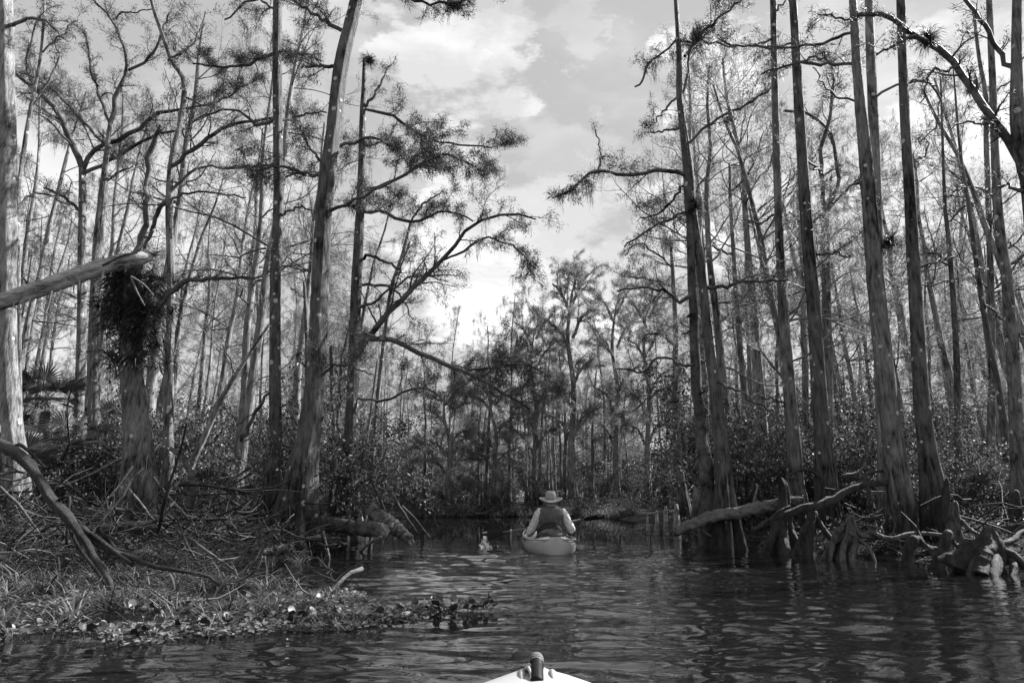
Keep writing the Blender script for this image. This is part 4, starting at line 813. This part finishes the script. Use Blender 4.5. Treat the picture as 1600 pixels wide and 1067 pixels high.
def grass(n, cond, x0, x1, y0, y1, label, H, wd=.010, lean=.55):
    cx, cy = scatter_xy(n, x0, x1, y0, y1, cond); k = 12; n = len(cx)
    B = np.repeat(np.stack([cx, cy, np.maximum(hz(cx, cy), 0)], 1), k, 0)+rng.normal(size=(n*k, 3))*np.array([.04, .04, .0]); N = n*k
    D = nrm(rng.normal(size=(N, 3))*np.array([lean, lean, .1])+np.array([0, 0, .8])); hh = np.repeat(rng.uniform(.35, 1, n)*H, k)*rng.uniform(.5, 1, N); out = nrm(D*np.array([1, 1, 0])+1e-4)
    sv = nrm(np.cross(out, [0, 0, 1.]))*wd/2*rng.uniform(.6, 1.3, N)[:, None]; V = []
    for i, (t, bend, w) in enumerate([(0, 0, 1), (.4, .06, .9), (.75, .28, .6)]):
        c = B+D*hh[:, None]*t+out*hh[:, None]*bend*rng.uniform(.3, 1.2, N)[:, None]-np.array([0, 0, 1])*hh[:, None]*bend*.35; V += [c-sv*w, c+sv*w]
    tip = B+D*hh[:, None]+out*hh[:, None]*.55-np.array([0, 0, 1])*hh[:, None]*.4; V.append(tip)
    v = np.stack(V, 1).reshape(-1, 3); b_ = np.arange(N)[:, None]*7; g = Geo(); g.add(v, np.concatenate([b_+[0, 1, 3, 2], b_+[2, 3, 5, 4]]), b_+np.array([4, 5, 6]))
    solo('grass', g, M_grass, label, 'grass', kind='stuff', smooth=False)
grass(210, lambda x, y: raft_in(x, y) & (x < -2.2+.5*np.sin(y*5)) & (np.sin(x*4.3+y*2)*np.cos(y*3.7-x*2) > -.25), -6.5, -1.6, 4.3, 7.5, 'long bent grass blades rising from the floating plants at left', .44, .012, .7)
grass(60, lambda x, y: raft_in(x, y) & (x > -2.3), -2.6, -.9, 4.6, 6.6, 'thin sparse grass on the tip of the plant raft', .26, .007)
grass(160, lambda x, y: (river_dist(x, y) > -.5) & (river_dist(x, y) < 1.2), -9, -2.2, 7.2, 9.5, 'dry grass hanging over the edge of the left bank', .4, .008, .9)
grass(240, lambda x, y: (river_dist(x, y) > .1) & (river_dist(x, y) < 1.5), 3.8, 9, 7.5, 13, 'short dry grass between the roots of the right bank', .2, .007, .9)
grass(700, lambda x, y: (river_dist(x, y) > -.2) & (river_dist(x, y) < 1.2), -6, 8, 27, 31, 'tufts of grass along the far waterline', .7, .02, .9)

def hy_leaf(seed):
    r_ = np.random.default_rng(seed); g = Geo(); k = 9; a = np.linspace(-2.6, 2.6, k); w = .5
    ring = np.stack([np.sin(a)*w*.9, .5-np.cos(a)*.5, .16*np.cos(a)**2+.05*r_.normal(size=k)], 1); c = np.array([[0, .38, -.07]])
    g.add(np.concatenate([c, ring]), np.array([[0, i+1, (i+1) % k+1] for i in range(k)])); g.tubes(np.array([[0, .02, 0], [0, -.35, -.12], [0, -.6, -.4]]), np.array([.03, .05, .06]), 5); return g.mesh('leaf', M_hy, (0, 0, 0), True)
m_hy, nt, b = new_mat('hyacinth_leaf'); oi = nt.nodes.new('ShaderNodeObjectInfo'); nt.links.new(ramp(nt, oi.outputs['Random'], [(0, .02), (.6, .06), (1, .16)]), b.inputs['Base Color']); b.inputs['Roughness'].default_value = .45
M_hy = m_hy
HL = [hy_leaf(i) for i in range(4)]
def hyacinth(px, py, nl, size, label, spread=.1, z=0.0):
    size = min(size, .062)
    c, _ = G(px, py); root = empty('water_hyacinth', (c[0], c[1], 0), label, 'water plant', 'water hyacinths in the plant raft')
    for i in range(nl):
        o = link('leaf', HL[i % 4], root); a = rng.uniform(0, 6.28); r_ = spread*math.sqrt(rng.random()); o.location = (cos(a)*r_, sin(a)*r_*.7, .03+rng.random()*size*.7); o.rotation_euler = (rng.uniform(-.1, 1.1), rng.uniform(-.4, .4), a-pi/2+rng.uniform(-.5, .5)); s_ = size*rng.uniform(.65, 1.15); o.scale = (s_, s_, s_)
hyacinth(712, 958, 30, .075, 'dark leafy plant cluster at the tip of the raft, its left half', .22)
hyacinth(742, 956, 24, .07, 'dark leafy plant cluster forming the very tip of the raft', .16)
hyacinth(690, 962, 10, .08, 'small leafy cluster just left of the raft tip', .12)
for px, py, nl, sz, lb in [(218,965,12,.13,'large dark leaves low in the middle of the grass at left'), (262,972,12,.12,'broad dark leaves right of the large dark ones'), (195,1002,10,.06,'pale small leaf rosette at the front edge, leftmost'), (235,1000,11,.06,'pale leaf rosette second along the front edge'),
        (285,985,10,.06,'pale rosette behind the front edge near the broad dark leaves'), (330,985,11,.06,'bright leaf rosette at the front edge in the middle of the raft'), (372,982,10,.06,'bright rosette right of the middle of the front edge'), (410,972,10,.06,'rosette beside the curved dark stick'),
        (455,978,10,.065,'rosette in front of the curved dark stick'), (495,975,10,.06,'rosette at the right end of the curved dark stick'), (540,968,11,.065,'rosette below the forked stick'), (570,975,12,.075,'upright dark leaves at the front edge right of the forked stick'),
        (600,962,9,.06,'small rosette on the narrow neck of the raft'), (640,960,9,.06,'rosette halfway along the narrow neck of the raft'), (520,945,9,.055,'rosette behind the forked stick'), (460,940,9,.055,'rosette in the sparse middle of the raft'), (400,945,9,.055,'rosette behind the curved dark stick'),
        (150,1000,9,.06,'rosette under the grass at the front left edge'), (90,985,9,.06,'rosette in the grass toward the left edge'), (30,998,9,.07,'rosette nearest the lower left corner')]:
    hyacinth(px, py, nl, sz, lb, .13 if sz < .1 else .2)

# ------------------------------------------------------------------ the paddler's kayak
M_hull = plain('kayak_plastic', .5, .38, .06, 3); M_black = plain('black_fabric', .02, .7, .3, 30); M_bag = plain('bag_fabric', .09, .6, .5, 14, bs=.6); M_strap = plain('strap_webbing', .05, .6); M_rope = plain('rope', .5, .8, .2, 60)
def kayak(L=3.7, beam=.80, H=.235, stern=.52, name='hull', mat=None, rimh=.0):
    n = 40; m = 32; s = np.linspace(0, 1, n)**1.7; V = np.empty((n, m, 3))
    for i, t in enumerate(s):
        e = (math.sin(min(1, t/.26)*pi/2)**.4)*(1-max(0, (t-.55)/.45)**2.3)**.9 if t < 1 else 0
        w = beam/2*max(e, .0)+.004; rock = .05*abs(2*t-1)**3+ (.12*max(0, (t-.8)/.2)**2)
        a = np.arange(m)/m*2*pi; cx = np.sign(np.cos(a))*np.abs(np.cos(a))**.72; cz = np.sign(np.sin(a))*np.abs(np.sin(a))**.7
        top = H+rock*.6; bot = -.11+rock*1.3; mid = .10
        z = np.where(cz > 0, mid+(top-mid)*cz*(1-.10*np.cos(a)**2), mid+(mid-bot)*cz); wf = np.where(cz > 0, 1-.10*cz, 1-.12*(-cz)**2.5)
        if .14 < t < .80: z = np.where((cz > .55) & (np.abs(cx*wf) < .80), z-.055*min(1, (t-.14)/.04, (.80-t)/.04), z)
        V[i] = np.stack([cx*w*wf, np.full(m, (t)*L), z], 1)
    g = Geo(); g.grid(V, True); g.add(np.concatenate([V[0], V[-1]]), np.arange(m)[None, ::-1], np.arange(m, 2*m)[None]); return g
def child(name, geo, mat, parent, smooth=True, mods=()):
    o = link(name, geo.mesh(name, mat, (0, 0, 0), smooth), parent)
    return o
KX, KY = G(869, 868)[0][:2]
ky = empty('kayak', (KX, KY, 0), 'pale kayak with a man paddling it away down the river', 'kayak'); ky.rotation_euler = (0, 0, RAD(2))
child('hull', kayak(), M_hull, ky)
def tube_obj(name, pts, r, mat, parent, n=20, sides=8, cap=True):
    p = resample(np.array(pts, float), n); g = Geo(); rr = np.full(n, r) if np.isscalar(r) else np.interp(np.linspace(0, 1, n), np.linspace(0, 1, len(r)), r); g.tubes(p, rr, sides, cap); return child(name, g, mat, parent)
tube_obj('gunwale', [(-.395, 1.6, .185), (-.39, 1.0, .19), (-.35, .5, .20), (-.26, .22, .212), (-.12, .06, .222), (0, .02, .225), (.12, .06, .222), (.26, .22, .212), (.35, .5, .20), (.39, 1.0, .19), (.395, 1.6, .185)], .014, M_hull, ky, 48)
tube_obj('gunwale', [(-.395, 1.6, .185), (-.37, 2.2, .20), (-.26, 3.0, .25), (-.08, 3.6, .32), (0, 3.68, .34), (.08, 3.6, .32), (.26, 3.0, .25), (.37, 2.2, .20), (.395, 1.6, .185)], .012, M_hull, ky, 48)
g = Geo(); V = []
for i, y in enumerate(np.linspace(0, 1, 9)):        # seat back: arched padded panel
    row = []
    for a in np.linspace(-1, 1, 13):
        row.append((a*.215*(1-.22*y**2.5), .80-.05*a*a*0+.02*y+.10*a*a, .18+y*(.27*(1-.33*a*a))))
    V.append(row)
V = np.array(V); B_ = V+np.array([0, .045, 0]); g.grid(V); g.grid(B_); g.grid(np.stack([V[-1], B_[-1]])); g.grid(np.stack([V[:, 0], B_[:, 0]])); g.grid(np.stack([V[:, -1], B_[:, -1]]))
sb_ = child('seat_back', g, M_black, ky)
tube_obj('piping', [(-.21, .89, .18), (-.205, .9, .30), (-.17, .87, .39), (-.09, .82, .435), (0, .805, .45), (.09, .82, .435), (.17, .87, .39), (.205, .9, .30), (.21, .89, .18)], .006, M_strap, sb_, 30, 6)
g = Geo(); g.lathe([(0, -.03), (.2, -.03), (.22, .0), (.2, .03), (0, .035)], 20, (0, 1.1, .22), 1, .95); child('seat', g, M_black, ky)
for s_ in (-1, 1):
    tube_obj('seat_strap', [(s_*.19, .88, .36), (s_*.26, .95, .28), (s_*.35, 1.15, .21)], .009, M_strap, ky, 8, 5)
    tube_obj('seat_strap', [(s_*.17, .87, .30), (s_*.22, .68, .25), (s_*.28, .50, .215)], .008, M_strap, ky, 8, 5)
    tube_obj('side_handle', [(s_*.40, 1.02, .16), (s_*.425, 1.06, .18), (s_*.43, 1.16, .18), (s_*.40, 1.2, .16)], .012, M_black, ky, 10, 6)
tube_obj('stern_handle', [(-.09, .14, .235), (-.06, .10, .26), (0, .09, .268), (.06, .10, .26), (.09, .14, .235)], .011, M_black, ky, 12, 6)
for q in range(3): tube_obj('bungee_cord', [(-.27+.02*q, .42+q*.12, .225), (-.12, .44+q*.13, .30-.02*q), (.1, .46+q*.11, .30), (.28, .40+q*.14, .225)], .004, M_black, ky, 10, 5)
g = Geo(); g.lathe([(0, 0), (.012, 0), (.012, .01), (0, .014)], 10, (.05, .04, .22)); child('drain_plug', g, M_black, ky)
# soft bag behind the seat: lumpy surface
V = []
for v_ in np.linspace(-pi/2, pi/2, 14):
    row = []
    for u in np.arange(28)/28*2*pi:
        k = 1+.10*sin(3*u+2*v_)+.06*sin(7*u+v_*5)+.05*cos(5*v_+u)
        cu, su = cos(u), sin(u); row.append((.20*k*cos(v_)*(abs(cu)**.7)*np.sign(cu), .56+.15*k*cos(v_)*su, .27+.075*k*sin(v_)))
    V.append(row)
g = Geo(); g.grid(np.array(V), True)
bag = solo('bag', g, M_bag, 'crumpled dark bag strapped on the stern deck behind the seat', 'bag', base=(0, 0, 0)); bag.location = (KX, KY, 0); bag.rotation_euler = ky.rotation_euler

# ------------------------------------------------------------------ the paddler
M_skin = plain('skin', .30, .5, .06, 20); M_hat = plain('straw_hat', .42, .8, .12, 40, bs=.4); M_band = plain('hat_band', .16, .7); M_shirt = plain('pale_shirt', .80, .8, .10, 9, bs=.3); M_vest = plain('grey_vest', .13, .9, .25, 8, .2, bs=.4); M_trouser = plain('trousers', .12, .8, .15, 10); M_hair = plain('grey_hair', .25, .7, .3, 60)
pr_ = empty('person', (KX-.01, KY+1.02, .16), 'man in a brimmed straw hat, dark vest and pale shirt, seen from behind, paddling', 'person'); pr_.rotation_euler = (0, 0, RAD(2))
def ell(g, c, r, n=16, m=10):
    v = np.linspace(-pi/2, pi/2, m); u = np.arange(n)/n*2*pi
    V = np.stack([c[0]+r[0]*np.cos(v)[:, None]*np.cos(u)[None], c[1]+r[1]*np.cos(v)[:, None]*np.sin(u)[None], c[2]+r[2]*np.repeat(np.sin(v)[:, None], n, 1)], -1); g.grid(V, True)
def limb(g, pts, rs, sides=12, n=14):
    p = resample(np.concatenate([np.array(pts, float), np.array(rs, float)[:, None]], 1), n); g.tubes(p[:, :3], p[:, 3], sides, True)
def loft(g, rings, n=28, wrap=True):
    u = np.arange(n)/n*2*pi; V = []
    R = resample(np.array(rings, float), 22)
    for (x, y, z, rx, ry) in R: cu = np.cos(u); su = np.sin(u); V.append(np.stack([x+rx*np.sign(cu)*np.abs(cu)**.8, y+ry*np.sign(su)*np.abs(su)**.9, np.full(n, z)], 1))
    V = np.array(V); g.grid(V, True); g.add(V[0], np.arange(n)[None, ::-1]); g.add(V[-1], np.arange(n)[None]); return V
def remeshed(name, g, mat, parent, vox=.009, sm=4):
    me = g.mesh(name, mat); o = link(name, me, parent); m = o.modifiers.new('r', 'REMESH'); m.mode = 'VOXEL'; m.voxel_size = vox; m.use_smooth_shade = True
    s_ = o.modifiers.new('s', 'SMOOTH'); s_.iterations = sm; s_.factor = .5
    dg = bpy.context.evaluated_depsgraph_get(); nm = bpy.data.meshes.new_from_object(o.evaluated_get(dg)); o.modifiers.clear(); o.data = nm; return o
LH = np.array([-.27, .50, .155]); RH = np.array([.25, .40, .29])     # hands on the paddle shaft (local)
LE = np.array([-.335, .12, .12]); RE = np.array([.335, .06, .17]); LS = np.array([-.185, .0, .435]); RS = np.array([.185, .0, .435])
g = Geo(); loft(g, [(0, .0, -.02, .17, .13), (0, .0, .08, .175, .13), (0, -.0, .2, .16, .115), (0, .0, .34, .18, .12), (0, .0, .44, .18, .11), (0, .01, .50, .10, .08), (0, .015, .53, .06, .06)])
ell(g, (0, 0, 0), (.17, .14, .10))
limb(g, [(0, .01, .48), (0, .02, .56), (0, .03, .62)], [.062, .056, .055])
ell(g, (0, .045, .655), (.076, .094, .112)); ell(g, (0, .085, .60), (.05, .05, .045)); ell(g, (0, .142, .645), (.015, .02, .025))   # skull, jaw, nose
for s_ in (-1, 1): ell(g, (s_*.079, .035, .635), (.012, .02, .034), 10, 8)
for Sh, El, Ha in ((LS, LE, LH), (RS, RE, RH)):
    limb(g, [Sh*np.array([.8, 1, 1]), Sh, (Sh+El)/2, El, (El*.5+Ha*.5), Ha-nrm(Ha-El)*.04], [.06, .062, .052, .042, .038, .027])
    d = nrm(Ha-El); ell(g, tuple(Ha+d*.0), (.038, .045, .026)); sx = np.sign(Ha[0])
    for k in range(4):      # fingers curl over the shaft
        b0 = Ha+np.array([(-.030+.020*k)*1.0, .025, .018]); ln = [.8, 1, .95, .75][k]
        limb(g, [b0, b0+np.array([0, .035*ln, .012]), b0+np.array([0, .055*ln, -.018]), b0+np.array([0, .030*ln, -.045*ln])], [.0095, .009, .0085, .007], 7, 8)
    limb(g, [Ha+np.array([-sx*.03, 0, .0]), Ha+np.array([-sx*.05, .02, -.02]), Ha+np.array([-sx*.045, .045, -.04])], [.012, .010, .008], 7, 6)
for s_ in (-1, 1): limb(g, [(s_*.09, .02, .03), (s_*.13, .30, .12), (s_*.15, .50, .20), (s_*.13, .72, .10), (s_*.11, .90, .02), (s_*.12, .93, .08)], [.085, .075, .058, .05, .04, .03])
remeshed('body', g, M_skin, pr_)
g = Geo()
for Sh, El, Ha in ((LS, LE, LH), (RS, RE, RH)):
    limb(g, [Sh*np.array([.7, 1, 1.02]), Sh, (Sh+El)/2+np.array([0, 0, -.01]), El+np.array([0, 0, -.012]), El*.6+Ha*.4, Ha*.85+El*.15], [.066, .072, .074, .070, .055, .040], 14, 16)
loft(g, [(0, 0, .30, .165, .10), (0, .0, .44, .16, .09), (0, .01, .505, .075, .065), (0, .015, .545, .068, .066)])
shirt = remeshed('shirt', g, M_shirt, pr_, .010, 5)
# cloth folds on the shirt sleeves
def wrinkle(o, amp, f):
    me = o.data; n = len(me.vertices); co = np.empty(n*3, np.float32); me.vertices.foreach_get('co', co); no = np.empty(n*3, np.float32); me.vertices.foreach_get('normal', no); co = co.reshape(-1, 3); no = no.reshape(-1, 3)
    w = np.sin(co[:, 2]*f+co[:, 0]*f*.7+2*np.sin(co[:, 1]*f*.5))*.6+np.sin(co[:, 0]*f*1.7-co[:, 2]*f*.8+1)*.4; co += no*(w*amp)[:, None]; me.vertices.foreach_set('co', co.reshape(-1)); me.update()
wrinkle(shirt, .0045, 75)
g = Geo(); loft(g, [(0, .0, .0, .195, .15), (0, .0, .10, .19, .145), (0, .0, .2, .178, .132), (0, .0, .34, .205, .142), (0, .0, .42, .212, .135), (0, .0, .475, .195, .118), (0, .01, .512, .14, .095), (0, .012, .535, .085, .078)])
vest = remeshed('vest', g, M_vest, pr_, .010, 5); wrinkle(vest, .0035, 45)
for s_ in (-1, 1): tube_obj('vest_seam', [(s_*.06, -.092, .50), (s_*.11, -.139, .36), (s_*.105, -.139, .22), (s_*.10, -.15, .08)], .0035, M_trouser, vest, 14, 5)
g = Geo(); 
for s_ in (-1, 1): limb(g, [(s_*.09, .0, .0), (s_*.13, .30, .12), (s_*.15, .50, .20), (s_*.13, .72, .10), (s_*.115, .86, .03)], [.10, .088, .07, .062, .052])
remeshed('trousers', g, M_trouser, pr_, .012, 3)
g = Geo(); V = loft(g, [(0, .03, .59, .078, .086), (0, .03, .62, .084, .10), (0, .03, .66, .083, .10), (0, .035, .70, .075, .09)]); child('hair', g, M_hair, pr_)
# hat: brim dipping front and back, pinched crown, band
n = 44; a = np.arange(n)/n*2*pi; V = []
for r_, dz in [(.098, .0), (.12, -.002), (.15, -.004), (.178, -.002), (.192, .004), (.192, .010), (.178, .007), (.15, .006), (.12, .008), (.10, .010)]:
    k = (r_-.098)/.092; V.append(np.stack([np.cos(a)*r_, .04+np.sin(a)*r_*1.0, .655+dz+k*k*(.014*np.cos(a)**2-.016*np.sin(a)**2)], 1))
for r_, z_ in [(.099, .03), (.095, .07), (.088, .105), (.078, .128), (.06, .137), (.035, .130), (.001, .125)]:
    V.append(np.stack([np.cos(a)*r_*.92*(1-.08*np.exp(-((a-pi/2)/.5)**2)), .04+np.sin(a)*r_*1.02, .655+z_-.006*np.exp(-(np.cos(a)*r_/.03)**2)*(z_ > .12)+0*a], 1))
g = Geo(); g.grid(np.array(V), True); hat = child('hat', g, M_hat, pr_)
hat.rotation_euler = (.20, 0, 0); hat.location = (0, .125, -.012)
g = Geo(); g.lathe([(.1008, .665), (.1015, .667), (.0985, .688), (.0975, .69)], 40, (0, .04, 0), .94, 1.02); child('hat_band', g, M_band, hat)

# paddle
M_blade = plain('paddle_blade', .022, .6, .2, 6, .12); M_shaft = plain('paddle_shaft', .22, .35)
A0, _ = P(752, 837, KY+1.62); B0, _ = P(944, 806, KY+1.30)
pd = empty('paddle', tuple((A0+B0)/2), 'double bladed paddle, left blade dripping just above the water', 'paddle')
ax = nrm(B0-A0); LN = np.linalg.norm(B0-A0); mid0 = (A0+B0)/2
g = Geo(); g.tubes(np.stack([A0+ax*.38, mid0, B0-ax*.34]), np.array([.0155]*3), 12, True); part('shaft', g, M_shaft, pd)
def blade(tip, d, wdir, side):
    n = 12; m = 9; s = np.linspace(0, 1, n); V = []
    nrmv = nrm(np.cross(d, wdir))
    for t in s:
        w = .092*(math.sin(min(1, (1-t)/.75)*pi/2)**.8)*(min(1, (t+.04)/.16)**.5); w = max(w, .016); u = np.linspace(-1, 1, m)
        V.append(tip-d*(t*.46)+np.outer(u*w, wdir)-np.outer(.018*(1-u*u)*math.sin(t*pi), nrmv))
    V = np.array(V); g = Geo(); g.grid(V); g.grid(V[:, ::-1]+nrmv*.006)
    for e in (V[0], V[-1]): g.grid(np.stack([e, e+nrmv*.006]))
    g.grid(np.stack([V[:, 0], V[:, 0]+nrmv*.006])); g.grid(np.stack([V[:, -1], V[:, -1]+nrmv*.006])); return g, nrmv
up = np.array([0, 0, 1.]); wd = nrm(up-ax*up.dot(ax)+np.array([0, .35, 0]))
for tip, d, w_ in ((A0, -ax, wd), (B0, ax, nrm(wd*.42+np.array([0, -.9, 0])))):
    g, nv = blade(tip, d, w_, 1); bo = part('blade', g, M_blade, pd)
    g = Geo(); c = tip-d*.07+w_*.045; nn = nv if nv[1] < 0 else -nv; u_, v_ = d*.04, w_*.011; base = c+nn*.012
    top_ = np.array([base-u_-v_, base+u_-v_, base+u_+v_, base-u_+v_]); g.add(np.concatenate([top_, top_-nn*.01]), np.array([[0, 1, 2, 3], [7, 6, 5, 4], [0, 4, 5, 1], [1, 5, 6, 2], [2, 6, 7, 3], [3, 7, 4, 0]])); part('blade_label', g, M_hull, bo, smooth=False)
g = Geo(); q = A0+ax*.52; a_ = np.linspace(0, 2*pi, 13); u1 = nrm(np.cross(ax, up)); u2 = np.cross(ax, u1)
g.tubes(np.stack([q-ax*.006, q+ax*.006]), np.array([.032, .032]), 14, True); part('drip_ring', g, M_shirt, pd)
# splash under the left blade: drops and small crown of water
m_drop, nt, b = new_mat('water_drop'); b.inputs['Base Color'].default_value = g4(1.3); b.inputs['Roughness'].default_value = .08; b.inputs['Transmission Weight'].default_value = .0; b.inputs['IOR'].default_value = 1.33
g = Geo(); bx = P(757, 845, KY+1.55)[0]
for _ in range(210):
    t = rng.random(); z = t*.19; sp = .014+.03*(1-t)+(.05 if z < .04 else 0); c = np.array([bx[0]+rng.normal()*sp+.02*(1-t), bx[1]+rng.normal()*sp, max(.004, z)]); r_ = rng.uniform(.0018, .0065)
    ell(g, c, (r_, r_, r_*rng.uniform(1, 2.4)), 6, 5)
for _ in range(16):
    a_ = rng.uniform(0, 6.28); c0 = np.array([bx[0]+cos(a_)*.06, bx[1]+sin(a_)*.05, -.005]); g.tubes(np.stack([c0, c0+np.array([cos(a_)*.012, sin(a_)*.01, .03]), c0+np.array([cos(a_)*.02, sin(a_)*.02, rng.uniform(.04, .07)])]), np.array([.010, .006, .002]), 6)
solo('splash', g, m_drop, 'bright drips and splash falling from the left paddle blade', 'splash', kind='stuff', base=(bx[0], bx[1], 0))

# ------------------------------------------------------------------ the photographer's own bow
BT, _ = P(838, 1049, 2.12); bow = empty('kayak_bow', (BT[0], 2.12, 0), 'pale bow of a second kayak poking in at the bottom edge', 'kayak')
bz = BT[2]; g = Geo(); V = []; n = 22
for t in np.linspace(0, 1, n):
    y = -1.5*t; w = .035+.31*(1-math.exp(-t*11)); top = bz+.018; a = np.arange(24)/24*2*pi; cx = np.cos(a); cz = np.sin(a)
    V.append(np.stack([cx*w, np.full(24, y)+.03*(1-np.abs(cx))*(t < .05), np.where(cz > 0, top-.10+.10*np.abs(cz)**.4*(1-.12*np.abs(cx)), top-.10+(top-.10+.08)*cz)], 1))
V = np.array(V); g.grid(V, True); g.add(V[0], np.arange(24)[None, ::-1]); g.add(V[-1], np.arange(24)[None]); child('hull', g, M_hull, bow)
M_rub = plain('handle_rubber', .008, .55, .2, 12, .15)
M_ring = plain('grip_ring', .30, .5)
zt = bz+.006; p0 = np.array([-.004, -.17, zt+.004]); p1 = np.array([.0, .0, zt+.028]); n = 40; tt = np.linspace(0, 1, n)
R = .018+.002*np.sign(np.sin(tt*pi*14))*(tt > .45)*(tt < .98); R[-1] = .012; R[0] = .012
g = Geo(); g.tubes(p0+(p1-p0)*tt[:, None]+np.array([0, 0, 1])*(.012*np.sin(tt*pi))[:, None], R, 18, True); hd = child('carry_handle', g, M_rub, bow)
for k in range(4):
    f = .56+.11*k; c = p0+(p1-p0)*f+np.array([0, 0, .012*sin(f*pi)]); dd = nrm(p1-p0)*.0022; g = Geo(); g.tubes(np.stack([c-dd, c+dd]), np.array([.0214, .0214]), 18); child('grip_ring', g, M_ring, hd)
for s_ in (-1, 1):
    V = []
    for v_ in np.linspace(-pi/2, pi/2, 10):
        V.append([(s_*.042+.016*cos(v_)*cos(u), -.09+.075*cos(v_)*sin(u), zt-.012+.030*sin(v_)) for u in np.arange(16)/16*2*pi])
    g = Geo(); g.grid(np.array(V), True); child('handle_mount', g, M_hull, bow)
tube_obj('rope', [(-.03, -.05, zt+.014), (-.022, -.08, zt+.03), (-.012, -.12, zt+.028), (-.02, -.16, zt+.012)], .005, M_rope, bow, 14, 7)
tube_obj('rope', [(-.036, -.06, zt+.012), (-.026, -.09, zt+.026), (-.020, -.13, zt+.024), (-.012, -.17, zt+.004)], .005, M_rope, bow, 14, 7)

for o in bpy.data.objects:
    if '_w' in o: del o['_w']
